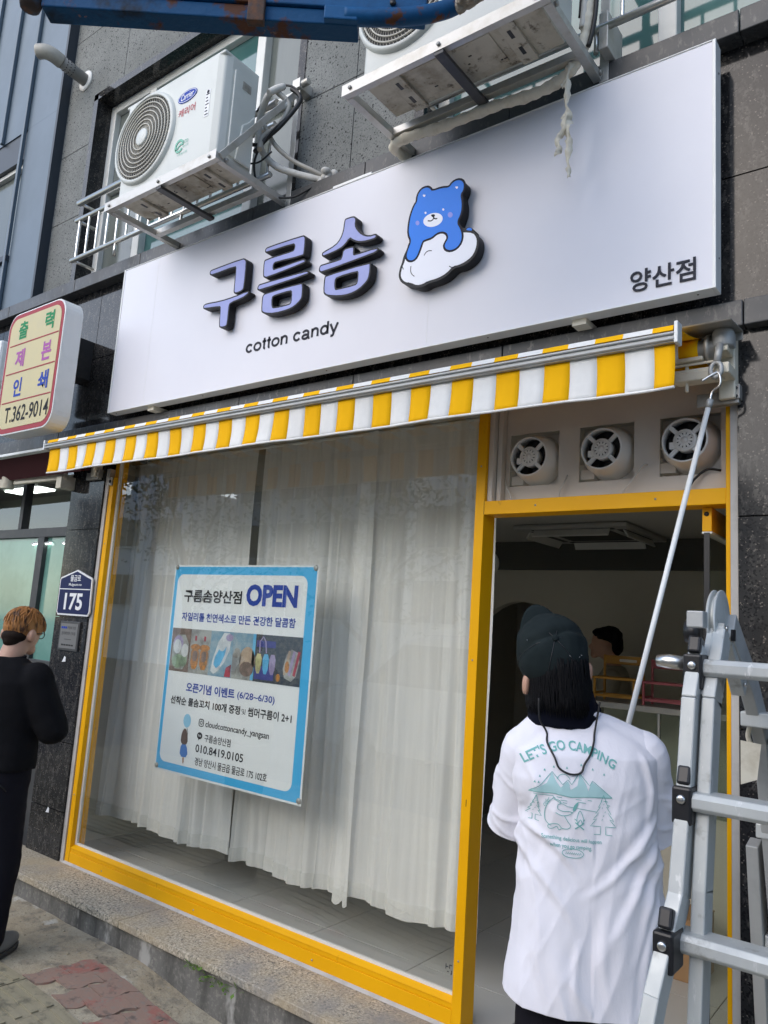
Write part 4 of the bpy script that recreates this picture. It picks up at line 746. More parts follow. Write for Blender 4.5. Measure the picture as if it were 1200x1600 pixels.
# ================================================================== AIR CONDITIONER UNITS
def ac_unit(x0,x1,y0,y1,z0,z1,gx,gz_,gr,label,logo):
    t=thing('air_conditioner',((x0+x1)/2,(y0+y1)/2,z0),label,'air conditioner','outdoor air conditioner units')
    m=MB(); m.poly([(x0,y0+.03),(x0+.03,y0),(x1-.05,y0),(x1-.012,y0+.02),(x1,y0+.06),(x1,y1),(x0,y1)][::-1],0,1,fn=lambda a,b,q: Vector((a,b,z0+.02+(z1-z0-.02)*q)))
    m.build('casing',K['ac_white'],t,bevel=.010,seg=3)
    m=MB(); m.box(x0+.002,x1-.002,y0+.002,y1,z1-.012,z1+.006); m.build('lid',K['ac_white'],t,bevel=.006)
    # round guard: recessed dark disc, rim, rings and spiral spokes
    c=Vector((gx,y0,gz_)); ax=(0,-1,0)
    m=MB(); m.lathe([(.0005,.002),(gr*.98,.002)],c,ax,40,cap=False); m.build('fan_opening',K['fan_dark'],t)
    m=MB(); m.lathe([(gr*.965,.0),(gr*.965,.020),(gr*1.0,.024),(gr*1.05,.016),(gr*1.07,.0)],c,ax,48,cap=False)
    g=m.build('guard_rim',K['ac_white'],t)
    m=MB()
    for k in range(1,8):
        r=gr*(.20+.76*k/7.6); dz=.026-.006*(k/7)**2
        m.tube([c+Vector((r*math.cos(a),-dz,r*math.sin(a))) for a in [i*2*math.pi/48 for i in range(48)]],.0042,5,closed=True)
    ns=72
    for s_ in range(ns):
        P=[]
        for i in range(8):
            q=i/7; r=gr*(.19+.785*q); a=2*math.pi*s_/ns+.55*q; P.append(c+Vector((r*math.cos(a),-.022+.008*q*q,r*math.sin(a))))
        m.tube(P,.0016,4,False)
    m.build('guard_grille',K['grille'],t)
    m=MB(); m.lathe([(gr*.20,.018),(gr*.20,.028),(gr*.17,.032),(.0005,.034)],c,ax,28,cap=False); m.build('guard_hub',K['ac_white'],t)
    # side service cover with handle recess and valve cover
    xs=x1; m=MB(); m.box(xs-.002,xs+.010,y0+.075,y1-.012,z0+.05,z1-.07); 
    m.poly([(y0+.12,z0+.04),(y1-.02,z0+.04),(y1-.02,z0+.36),(y0+.19,z0+.30),(y0+.15,z0+.26)],0,1,fn=lambda a,b,q: Vector((xs+.008+.014*q,a,b)))
    m.build('side_cover',K['ac_white'],t,bevel=.006)
    m=MB(); m.box(xs+.0095,xs+.0125,y0+.13,y1-.06,z1-.155,z1-.11); m.build('handle_recess',K['galv'],t)
    m=MB(); m.box(x0+.01,x1-.01,y0+.012,y1-.01,z0+.004,z0+.0195)
    for xx in (x0+.16,x1-.16): m.box(xx-.035,xx+.035,y0+.012,y1-.008,z0-.014,z0+.0035)
    for a,b in ((x0+.24,x0+.40),(x0+.44,x1-.24)): m.box(a,b,y0+.05,y1-.05,z0-.002,z0+.0038)
    b=m.build('base_plate',K['ac_plate'],t,bevel=.004)
    rnd=random.Random(2)
    for xx in (x0+.16,x1-.16):
        for yy in (y0+.07,y0+.17): m=MB(); m.box(xx-.008,xx+.008,yy,yy+.045,z0-.0155,z0-.0135); m.build('drain_slot',K['black'],b)
    for k in range(7):
        xx=rnd.uniform(x0+.25,x1-.25); yy=rnd.uniform(y0+.07,y1-.07); m=MB(); m.box(xx,xx+rnd.uniform(.008,.02),yy,yy+.006,z0-.0035,z0-.0015); m.build('drain_slot',K['black'],b)
    if logo:
        m=MB(); P=[(x0+.60+.083*math.cos(a)-.0,z0+.462+.036*math.sin(a)) for a in [i*2*math.pi/28 for i in range(28)]]
        m.poly(P,y0-.0035,y0-.001); lo=m.build('badge',K['txt_blue'],t)
        m=MB(); m.poly([(x0+.60+.078*math.cos(a),z0+.462+.032*math.sin(a)) for a in [i*2*math.pi/28 for i in range(28)]],y0-.0042,y0-.003,[(x0+.60+.075*math.cos(a),z0+.462+.029*math.sin(a)) for a in [i*2*math.pi/28 for i in range(28)]]); add_text(m,'Carrier',x0+.545,x0+.655,z0+.445,z0+.483,y0-.0042,.01,fn=lambda x,z,y: Vector((x+.18*(z-(z0+.46)),y,z))); m.build('lettering',K['plate_white'],lo)
        m=MB(); add_text(m,'캐리어',x0+.535,x0+.68,z0+.345,z0+.395,y0-.002,.012); m.build('lettering',K['txt_red'],t)
        m=MB(); P=[(x0+.575+.032*math.cos(R_(a)),z0+.165+.034*math.sin(R_(a))) for a in range(20,340,16)]; m.poly(stroke(P,.014),y0-.003,y0-.0008); m.poly(stroke([(x0+.545,z0+.145),(x0+.585,z0+.172),(x0+.61,z0+.168)],.01),y0-.003,y0-.0008); add_text(m,'ECO',x0+.605,x0+.65,z0+.168,z0+.188,y0-.0025,.01); add_text(m,'에너지',x0+.605,x0+.655,z0+.143,z0+.159,y0-.0025); m.build('eco_mark',K['txt_eco'],t)
        m=MB(); add_text(m,'고효율 인증',x0+.565,x0+.65,z0+.105,z0+.12,y0-.0025); m.build('eco_mark',K['txt_eco'],t)
        m=MB(); m.box(x1-.125,x1-.088,y0-.002,y0-.0005,z0+.265,z0+.425); r=m.build('rating_sticker',K['plate_white'],t)
        m=MB()
        for k in range(7): m.box(x1-.12,x1-.093-(k%3)*.006,y0-.003,y0-.0015,z0+.275+k*.02,z0+.281+k*.02)
        m.lathe([(.010,0),(.010,.001)],(x1-.107,y0-.002,z0+.413),(0,-1,0),12); m.build('print',K['ink_grey'],r)
    return t
K['txt_red']=mat('faded_red_lettering',(.50,.10,.11),.5); K['txt_eco']=mat('faded_green_lettering',(.16,.45,.33),.5)
ac_unit(-3.95,-3.06,-.60,-.35,4.092,4.715,-3.715,4.425,.262,'white air conditioner with blue oval badge in front of the left upper window',True)
ac_unit(-2.085,-1.215,-.60,-.32,4.092,4.715,-1.85,4.425,.245,'white air conditioner above the signboard, half hidden by the blue steel frame',False)
def ac_bracket(x0,x1,label,braces):
    t=thing('air_conditioner_bracket',((x0+x1)/2,-.1,4.07),label,'bracket','steel brackets under the air conditioners')
    m=MB(); m.box(x0,x1,-.625,-.590,4.052,4.088); m.box(x0,x1,-.627,-.6255,4.045,4.100); m.box(x0+.03,x1-.03,-.285,-.25,4.052,4.088); m.box(x0,x0+.035,-.59,-.103,4.050,4.086); m.box(x1-.035,x1,-.59,-.103,4.050,4.086)
    m.build('frame',K['galv_l'],t,bevel=.003)
    m=MB(); xm=(x0+x1)/2+.02; m.box(xm-.022,xm+.022,-.624,-.24,4.028,4.046); m.build('cross_bar',K['dark_metal'],t,bevel=.002)
    for xb in braces:
        m=MB(); m.bar((xb,-.60,4.07),(xb,-.07,4.80),.035,.012,up=(1,0,0)); m.box(xb-.03,xb+.03,-.125,-.02,4.77,4.83); m.lathe([(.02,0),(.02,.06)],(xb+.02,-.10,4.80),(1,0,0),12); m.box(xb-.02,xb+.02,-.108,-.104,4.04,4.79); m.build('brace',K['galv_l'],t,bevel=.002)
    m=MB()
    for xx in (x0+.05,x1-.05,(x0+x1)/2+.02): m.lathe([(.009,0),(.009,.008)],(xx,-.627,4.07),(0,-1,0),6)
    for xx in (x1-.017,): m.lathe([(.012,0),(.012,.01)],(xx+.018,-.56,4.068),(1,0,0),6); m.lathe([(.012,0),(.012,.01)],(xx+.018,-.13,4.068),(1,0,0),6)
    m.build('bolt',K['galv'],t)
K['galv_l']=mat('pale_galvanised_steel',(.52,.51,.48),.42,.5,layers=[(9,(.42,.40,.35),.5,.7,None)])
ac_bracket(-4.015,-3.012,'grey steel bracket carrying the air conditioner with the blue badge',[-3.005]); ac_bracket(-2.16,-1.160,'grey steel bracket carrying the air conditioner above the signboard',[-1.15])
def lump(mb,c,r,n,seed,rad=(.02,.035)):
    rn=random.Random(seed)
    for i in range(n):
        p=Vector(c)+Vector((rn.uniform(-r,r),rn.uniform(-r,r),rn.uniform(-r,r))); q=rn.uniform(*rad); mb.ell(p,(q,q*.8,q*1.1),Matrix.Rotation(rn.uniform(0,3),3,'X'),8,6)
h=thing('refrigerant_hose',(-2.9,-.12,4.13),'looped white wrapped hoses beside the air conditioner with the blue badge','hose')
m=MB(); m.tube(smooth_path([(-3.055,-.28,4.66),(-3.03,-.20,4.74),(-3.09,-.24,4.70),(-3.175,-.22,4.60),(-3.20,-.20,4.50),(-3.16,-.19,4.38),(-3.06,-.17,4.27),(-2.95,-.14,4.21),(-2.86,-.10,4.175),(-2.78,-.045,4.155),(-2.75,-.01,4.17)],8),.019,10); m.build('wrapped_hose',K['hose_white'],h)
m=MB(); m.tube(smooth_path([(-3.05,-.22,4.70),(-3.0,-.17,4.63),(-3.03,-.2,4.50),(-3.10,-.25,4.42),(-3.06,-.3,4.30)],8),.016,8); m.tube(smooth_path([(-3.13,-.22,4.52),(-3.06,-.19,4.39),(-2.95,-.15,4.28),(-2.84,-.10,4.21),(-2.76,-.03,4.165)],8),.013,8); m.build('thin_hose',K['pipe_end'],h)
m=MB(); m.tube(smooth_path([(-3.0,-.16,4.74),(-2.94,-.14,4.66),(-3.0,-.2,4.50),(-3.07,-.25,4.40),(-3.1,-.3,4.30)],8),.013,8)
lp=[(-3.19,-.24,4.62),(-3.10,-.20,4.76),(-2.98,-.16,4.74),(-2.94,-.15,4.62),(-3.05,-.25,4.42),(-3.13,-.27,4.26),(-3.10,-.22,4.10),(-2.96,-.14,4.06),(-2.84,-.10,4.10),(-2.77,-.05,4.16)]
m.tube(smooth_path(lp,8),.0065,6); m.tube(smooth_path([(-3.2,-.27,4.40),(-3.12,-.25,4.38),(-3.08,-.25,4.40)],6),.011,8); m.tube(smooth_path([(-3.22,-.28,4.28),(-3.12,-.25,4.27),(-3.05,-.22,4.33)],6),.005,6); m.build('cable',K['cable'],h)
m=MB(); lump(m,(-2.755,-.05,4.165),.028,10,4,(.016,.03)); m.ell((-2.795,-.07,4.125),(.02,.02,.04)); lump(m,(-3.02,-.19,4.63),.02,5,9,(.02,.028)); m.build('tape_knot',K['hose_white'],h)
h=thing('wrapped_pipe',(-1.6,-.2,4.03),'dirty cream tape wrapped pipe running under the right air conditioner','pipe')
pp=smooth_path([(-2.17,-.10,4.05),(-2.165,-.22,4.032),(-2.08,-.255,4.03),(-1.85,-.25,4.015),(-1.6,-.245,4.015),(-1.40,-.24,4.0),(-1.27,-.24,4.02),(-1.20,-.25,4.08),(-1.165,-.26,4.18),(-1.15,-.27,4.32),(-1.14,-.28,4.55),(-1.17,-.3,4.65)],10)
m=MB(); m.tube(pp,[.024+.0025*math.sin(i*1.9)+.002*math.sin(i*.7) for i in range(len(pp))],12); m.build('wrapping',K['wrap'],h)
m=MB(); m.tube([p+Vector((.035,-.01,0)) for p in pp[72:]],.010,8); m.tube([p+Vector((-.03,-.02,0)) for p in pp[84:]],.005,6); m.build('cable',K['cable'],h)
m=MB(); m.tube([p+Vector((-.012,-.018,0)) for p in pp[80:]],.014,8); m.build('white_hose',K['hose_white'],h)
def ribbon(mb,pts,ws,seed):
    rn=random.Random(seed); vs=[];fs=[]
    for i,(p,wd) in enumerate(zip(pts,ws)):
        a=.9*math.sin(i*.55+seed)+rn.uniform(-.25,.25); d=Vector((math.cos(a),math.sin(a),rn.uniform(-.15,.15)))*wd
        vs+= [p-d+Vector((0,rn.uniform(-.004,.004),0)),p+Vector((0,-.006+rn.uniform(-.004,.004),0)),p+d]
    for i in range(len(pts)-1):
        a=i*3; fs+=[(a,a+1,a+4,a+3),(a+1,a+2,a+5,a+4)]
    mb.add(vs,fs,True)
m=MB(); P=smooth_path([(-1.222,-.262,4.06),(-1.222,-.30,3.96),(-1.222,-.30,3.88),(-1.228,-.29,3.80),(-1.222,-.29,3.74),(-1.212,-.29,3.66),(-1.214,-.29,3.58),(-1.208,-.29,3.52)],7)
n=len(P); ribbon(m,P,[.010+.005*abs(math.sin(i*.8))+(.010 if 18<i<32 else 0)-.011*max(0,(i-42)/8) for i in range(n)],1)
P=smooth_path([(-1.222,-.30,3.80),(-1.240,-.29,3.74),(-1.262,-.29,3.70),(-1.256,-.29,3.66),(-1.262,-.29,3.635)],6); ribbon(m,P,[.014]*len(P),3)
P=smooth_path([(-1.226,-.3,3.95),(-1.246,-.3,3.935),(-1.236,-.3,3.92)],4); ribbon(m,P,[.008]*len(P),5)
o=props(m.build('hanging_tape',K['wrap']),'torn strip of cream wrapping tape hanging down in front of the signboard','tape'); md=o.modifiers.new('solid','SOLIDIFY'); md.thickness=.002
# ================================================================== EXHAUST PIPE
ep=thing('exhaust_pipe',(-5.61,-.02,5.985),'grey flue pipe with bent beige elbow sticking out of the basalt wall','exhaust pipe')
a=Vector((-5.61,-.02,5.985)); b=Vector((-5.62,-.26,6.02)); 
m=MB(); m.tube([a,b],.050,20); m.build('pipe',K['pipe'],ep)
m=MB(); m.tube(smooth_path([a+(b-a)*.92,b+Vector((-.005,-.05,.010)),b+Vector((-.035,-.10,.02)),b+Vector((-.085,-.13,.02))],6),.056,20,caps=False); el=m.build('elbow',K['pipe_end'],ep); md=el.modifiers.new('solid','SOLIDIFY'); md.thickness=.005
m=MB(); e=b+Vector((-.075,-.123,.02)); m.lathe([(.0005,0),(.05,0)],e,(-.86,-.5,0),18,cap=False); m.build('bore',K['black'],ep)
m=MB(); m.lathe([(.088,0),(.085,.012),(.055,.016)],a,(0,-1,0),28); m.build('wall_ring',K['gasket'],ep)
m=MB()
for i in range(3):
    for k in range(14):
        an=2*math.pi*k/14; p=a+(b-a)*(.55+.12*i)+Vector((.0505*math.cos(an),0,.0505*math.sin(an))); m.ell(p,(.005,.005,.005),None,6,4)
m.build('perforation',K['black'],ep)
# ================================================================== STAINLESS RAILINGS
def railing(name,x0,x1,label,zs,bal,yr=-.17,posts=()):
    t=thing(name,((x0+x1)/2,yr,zs[-1]),label,'railing','stainless window railings')
    for z,r in zip(zs,(.021,.017,.017)):
        m=MB(); m.tube([(x0,yr,z),(x1,yr,z)],r,14); m.tube([(x0+.015,yr,z),(x0+.015,-.0,z)],.012,8); m.build('rail',K['stain'],t)
    for x in bal:
        m=MB(); P=[(x,yr,zs[-1]+(zs[-2 if len(zs)>2 else 0]-zs[-1])*i/24) for i in range(25)]
        m.tube(P,[.0085+(.003 if 8<=i<=16 and i%2 else 0) for i in range(25)],8); m.build('baluster',K['stain'],t)
    for x in posts:
        m=MB(); m.tube([(x,yr,4.131),(x,yr,zs[-1])],.011,8); m.build('post',K['stain'],t)
    return t
railing('window_railing',-5.18,-3.10,'stainless railing behind the air conditioner with the blue badge',[4.69,4.55,4.235],[-5.13+.125*i for i in range(17)],posts=(-4.62,-3.9,-3.2))
railing('window_railing',-2.02,1.5,'stainless railing in front of the teal upper right window',[4.69,4.24],[-1.92+.145*i for i in range(24)],posts=(-1.16,.4))
m=MB(); m.box(-1.145,-1.105,-.185,-.02,4.131,4.30); props(m.build('railing_anchor',K['galv_l'],bevel=.003),'grey steel anchor plate at the left end of the upper right railing','anchor plate')
# ================================================================== PRINT SHOP AWNING
t=thing('print_shop_awning',(-6.2,-.3,2.7),'dark red folded awning with white front bar over the print shop window','awning')
m=MB(); m.box(-8.3,-4.74,-.36,-.31,2.732,2.752); m.build('front_bar',K['white_metal'],t,bevel=.004)
m=MB(); m.box(-8.3,-4.70,-.305,-.071,2.735,2.765); m.poly([(-.30,2.735),(-.10,2.735),(-.10,2.64),(-.16,2.62)],0,1,fn=lambda a,b,q: Vector((-8.3+q*3.6,a,b))); m.build('fabric',K['maroon_fab'],t)
m=MB(); m.bar((-8.3,-.16,2.58),(-5.75,-.16,2.605),.03,.065); m.bar((-5.63,-.13,2.615),(-4.99,-.10,2.62),.03,.05); m.tube([(-5.70,-.15,2.56),(-5.70,-.15,2.66)],.045,12); m.box(-5.06,-4.995,-.13,-.021,2.53,2.62); m.build('folding_arm',K['beige_cast'],t,bevel=.004)
# ================================================================== POSTER
po=thing('poster',(-3.285,.055,1.41),'sky blue framed banner announcing the opening, hung behind the shop window','poster')
YP=.052
m=MB(); m.poly([(-3.872,2.013),(-2.690,2.013),(-2.690,.815),(-3.872,.815)],YP,YP+.0012); m.build('margin',K['poster_white'],po)
m=MB(); m.poly([(-3.862,2.003),(-2.702,2.003),(-2.702,.826),(-3.862,.826)],YP-.0006,YP+.0002); m.build('border',K['poster_blue'],po)
m=MB(); m.poly(rrect(-3.835,-2.762,.868,1.957,.05),YP-.0012,YP-.0004); m.build('inner_panel',K['poster_white'],po)
YT=YP-.0020
def ptext(tx,x0,x1,z0,z1,mt,bold=.012,dy=0):
    m=MB(); add_text(m,tx,x0,x1,z0,z1,YT-dy,bold); m.build('lettering',K[mt],po)
K['ink_white']=mat('white_banner_ink',(.80,.82,.84),.4)
ptext('구름솜양산점',-3.757,-3.253,1.790,1.865,'ink_white',.05,.0); ptext('구름솜양산점',-3.757,-3.253,1.793,1.867,'txt_black',.026,.0006)
ptext('OPEN',-3.214,-2.818,1.780,1.906,'ink_white',.065,0); ptext('OPEN',-3.218,-2.824,1.786,1.907,'txt_blue',.046,.0006)
ptext('자일리톨 천연색소로 만든 건강한 달콤함',-3.76,-2.824,1.682,1.733,'txt_blue',.026)
ptext('오픈기념 이벤트',-3.655,-3.240,1.277,1.332,'txt_blue',.030); ptext('(6/28~6/30)',-3.218,-2.930,1.276,1.322,'txt_blue',.015)
ptext('선착순 롤솜꼬치 100개 증정',-3.784,-3.185,1.199,1.246,'txt_black',.026); ptext('및',-3.172,-3.140,1.205,1.234,'txt_black',.0); ptext('썸머구름이 2+1',-3.125,-2.798,1.200,1.249,'txt_black',.022)
ptext('cloudcottoncandy_yangsan',-3.455,-2.950,1.093,1.136,'txt_black',.014); ptext('구름솜양산점',-3.452,-3.236,1.022,1.064,'txt_black',.014)
ptext('010.8419.0105',-3.520,-3.128,.958,1.002,'txt_black',.016); ptext('경남 양산시 물금읍 물금로 175 102호',-3.516,-2.940,.888,.932,'txt_black',.014)
# two round icons
m=MB(); q=rrect(-3.513,-3.470,1.100,1.143,.013); m.poly(q,YT-.0004,YT,inset(q,.005)); c=[(-3.4915+.011*math.cos(a),1.1215+.011*math.sin(a)) for a in [i*math.pi/8 for i in range(16)]]; m.poly(c,YT-.0004,YT,inset(c,.004)); m.poly([(-3.481,1.131),(-3.478,1.131),(-3.478,1.134),(-3.481,1.134)],YT-.0004,YT)
m.poly([(-3.495+.023*math.cos(a),1.050+.019*math.sin(a)) for a in [i*math.pi/10 for i in range(20)]],YT-.0004,YT); m.poly([(-3.505,1.036),(-3.494,1.034),(-3.503,1.024)],YT-.0004,YT); m.build('icon',K['txt_black'],po)
m=MB(); add_text(m,'TALK',-3.509,-3.481,1.045,1.056,YT-.0012,.01); m.build('icon_lettering',K['ink_white'],po)
# girl with a balloon
def ppoly(pts,mt,nm,dy=0,it=2):
    m=MB(); m.poly(chaikin(pts,it) if it else pts,YT-dy-.0003,YT-dy+.0003); m.build(nm,K[mt],po)
K['balloon']=mat('pale_blue_balloon_print',(.30,.60,.80),.4); K['brownp']=mat('brown_hair_print',(.12,.07,.05),.4); K['skirtp']=mat('blue_skirt_print',(.06,.20,.55),.4)
ppoly([(-3.60+.033*math.cos(a)-.016,1.118+.038*math.sin(a)) for a in [i*math.pi/8 for i in range(16)]],'balloon','balloon_print',0,0)
ppoly([(-3.655,.985),(-3.652,1.045),(-3.635,1.074),(-3.615,1.072),(-3.598,1.04),(-3.592,.985)],'brownp','figure_print',.0008); ppoly([(-3.648,.990),(-3.60,.990),(-3.580,.918),(-3.655,.915)],'skirtp','figure_print',.0004,1); ppoly([(-3.627,.918),(-3.612,.918),(-3.611,.882),(-3.622,.880)],'skin','figure_print',0,1)
m=MB(); m.poly(stroke([(-3.612,1.08),(-3.600,1.055),(-3.602,1.02)],.003),YT-.0004,YT); m.build('figure_print',K['txt_black'],po)
# photo strip
def rect(x0,x1,z0,z1): return [(x0,z0),(x1,z0),(x1,z1),(x0,z1)]
def PM(n,c,c2=None,sc=14):
    if n not in K: K[n]=mat(n,c,.4,layers=[(sc,c2 or tuple(v*.5 for v in c),.42,.62,None)])
    return n
PM('photo_pale',(.40,.42,.40),(.22,.22,.21)); PM('photo_blue',(.16,.33,.45),(.35,.45,.5),9); PM('photo_dark',(.035,.05,.075),(.10,.11,.11),40); PM('photo_navy',(.04,.05,.25),(.07,.08,.30)); PM('photo_green',(.32,.44,.30)); PM('photo_orange',(.60,.25,.05),(.3,.16,.06),40); PM('photo_tan',(.50,.40,.30),(.36,.27,.2)); PM('photo_red',(.45,.04,.07)); PM('photo_brown',(.16,.12,.10),(.28,.2,.17),20); PM('photo_sky',(.14,.50,.78),(.10,.4,.66)); PM('photo_white',(.66,.69,.70),(.5,.55,.58)); PM('photo_violet',(.42,.36,.55),(.3,.25,.42)); PM('photo_yel',(.62,.60,.30))
sx=[-3.830,-3.655,-3.478,-3.285,-3.110,-2.945,-2.762]; sz0,sz1=1.386,1.637
for i,mt in enumerate(('photo_brown','photo_pale','photo_blue','photo_pale','photo_dark','photo_dark')): ppoly(rect(sx[i],sx[i+1],sz0,sz1),mt,'photo_print',.0002,0)
def ell2(cx,cz,rx,rz,mt,dy=.001,rot=0): ppoly([(cx+rx*math.cos(a)*math.cos(rot)-rz*math.sin(a)*math.sin(rot),cz+rx*math.cos(a)*math.sin(rot)+rz*math.sin(a)*math.cos(rot)) for a in [i*math.pi/9 for i in range(18)]],mt,'photo_print',dy,0)
ppoly(rect(-3.815,-3.67,1.40,1.60),'photo_pale','photo_print',.0006,1); ell2(-3.765,1.55,.045,.045,'photo_violet',.001); ell2(-3.77,1.53,.036,.042,'photo_white',.0014); ell2(-3.70,1.51,.032,.038,'photo_white',.0014); ell2(-3.76,1.445,.05,.04,'photo_green',.001); ell2(-3.71,1.45,.036,.034,'photo_green',.0012)
for xx in (-3.605,-3.525):
    ppoly([(xx-.034,1.41),(xx+.030,1.41),(xx+.036,1.535),(xx-.038,1.535)],'photo_orange','photo_print',.001,1); ell2(xx,1.535,.044,.018,'photo_orange',.0014); ppoly(rect(xx-.022,xx+.022,1.455,1.515),'photo_brown','photo_print',.0014,1); ppoly(rect(xx-.012,xx+.004,1.572,1.60),'photo_red','photo_print',.001,0)
ppoly([(-3.47,1.42),(-3.39,1.63),(-3.30,1.63),(-3.32,1.50),(-3.42,1.39)],'photo_white','photo_print',.0006,1); ppoly([(-3.45,1.46),(-3.37,1.58),(-3.33,1.54),(-3.40,1.42)],'photo_sky','photo_print',.0010,1); ell2(-3.375,1.565,.032,.038,'photo_white',.0014); ell2(-3.32,1.605,.03,.02,'photo_violet',.001); ppoly([(-3.34,1.39),(-3.29,1.39),(-3.29,1.46),(-3.33,1.44)],'photo_red','photo_print',.001,0)
ppoly(rect(-3.283,-3.112,1.52,1.637),'photo_blue','photo_print',.0004,0); ell2(-3.165,1.49,.062,.075,'photo_tan',.001); ell2(-3.165,1.445,.055,.04,'photo_brown',.0014); ell2(-3.25,1.50,.034,.055,'photo_pale',.001)
ppoly(rect(-3.13,-3.108,1.39,1.637),'photo_sky','photo_print',.001,0); ppoly(rect(-3.10,-2.955,1.57,1.605),'photo_navy','photo_print',.001,0); ppoly(rect(-3.10,-2.955,1.40,1.47),'photo_navy','photo_print',.001,0)
for xx,mt in ((-3.075,'photo_yel'),(-3.02,'photo_sky'),(-2.97,'photo_violet')): ppoly([(xx-.018,1.43),(xx+.018,1.43),(xx+.026,1.535),(xx-.026,1.535)],mt,'photo_print',.0014,1)
ppoly(stroke([(-3.07,1.54),(-3.075,1.60),(-3.05,1.625),(-3.03,1.60),(-3.02,1.54)],.008),'photo_violet','photo_print',.0018,0)
ppoly([(-2.90,1.43),(-2.80,1.40),(-2.765,1.55),(-2.86,1.58)],'photo_pale','photo_print',.001,1); 
for k in range(3): ppoly([(-2.885+k*.034,1.44),(-2.868+k*.034,1.435),(-2.838+k*.034,1.56),(-2.855+k*.034,1.565)],('photo_tan','photo_violet','photo_red')[k],'photo_print',.0014,0)
ell2(-2.86,1.48,.016,.03,'photo_orange',.0018); ell2(-2.92,1.42,.016,.02,'photo_orange',.0018)
m=MB()
for x,z in ((-3.85,2.0),(-2.712,1.998),(-2.706,.838),(-3.852,.838)): m.lathe([(.016,-.0),(.014,.004),(.006,.006)],(x,YP-.001,z),(0,-1,0),14)
m.build('suction_cup',K['galv'],po)
# ================================================================== CURTAINS
def curtain(x0,x1,yc,zb,zt,folds,amp,label,seed,flare=0.0):
    t=thing('curtain',((x0+x1)/2,yc,zt),label,'curtain','sheer curtains in the shop window')
    rn=random.Random(seed); ph=[rn.uniform(0,6.28) for _ in range(6)]
    nx=int((x1-x0)*230); nz=40
    def P(u,v,off=0):
        # u across, v 0 at the bottom
        q=u+.02*math.sin(u*17+ph[0])*(1-v*.5); th=q*folds*2*math.pi
        s=math.sin(th+.9*math.sin(th*.37+ph[1])+ph[2]); a=amp*(.55+.45*math.sin(q*folds*1.3+ph[3]))*(1.05-.35*v); s+=.22*math.sin(th*2.7+ph[1]+v)+.07*math.sin(th*5.3+ph[4])
        x=x0+(x1-x0)*u+flare*(1-v)**2*(u-.5)+amp*.5*math.cos(th+ph[4])*(1-v*.4)
        y=yc+a*s+.010*math.sin(v*7+th*.5+ph[5])+off
        z=zb+(zt-zb)*v+.014*math.sin(u*9+ph[1])*(1-v)**3
        return (x,y,z)
    vs=[P(i/nx,j/nz) for j in range(nz+1) for i in range(nx+1)]; fs=[(j*(nx+1)+i,j*(nx+1)+i+1,(j+1)*(nx+1)+i+1,(j+1)*(nx+1)+i) for j in range(nz) for i in range(nx)]
    m=MB(); m.add(vs,fs,True); m.build('fabric',K['sheer'],t)
    hv=.075/(zt-zb); vs=[P(i/nx,hv*j/3,-.005) for j in range(4) for i in range(nx+1)]; fs=[(j*(nx+1)+i,j*(nx+1)+i+1,(j+1)*(nx+1)+i+1,(j+1)*(nx+1)+i) for j in range(3) for i in range(nx)]
    m=MB(); m.add(vs,fs,True); m.build('hem',K['hem'],t)
curtain(-4.78,-3.55,.36,.345,2.785,13,.027,'sheer white curtain at the left end of the shop window, partly behind the poster',1,.10)
curtain(-3.49,-2.60,.36,.335,2.785,8.5,.028,'sheer white curtain behind the right part of the poster',2,-.02)
curtain(-2.665,-2.56,.315,.325,2.785,1.0,.022,'narrow folded strip of sheer curtain hanging between two wide ones',3)
curtain(-2.60,-1.82,.35,.350,2.785,6.5,.018,'wide flat sheer curtain beside the yellow middle post',4)
m=MB(); m.tube([(-4.9,.36,2.788),(-1.80,.36,2.788)],.010,8); props(m.build('curtain_rail',K['white_metal']),'white curtain rail along the top of the shop window','curtain rail')
m=MB(); [m.box(a,b,.0345,.0358,c,d) for a,b,c,d in ((-1.80,-1.797,.34,.36),(-1.797,-1.786,.348,.351),(-1.782,-1.768,.357,.36),(-1.782,-1.779,.345,.357),(-1.775,-1.768,.325,.328),(-1.771,-1.768,.328,.34),(-1.792,-1.784,.33,.333))]; props(m.build('glass_stamp',K['ink_grey']),'tiny grey maker stamp in the lower right corner of the shop window','stamp')
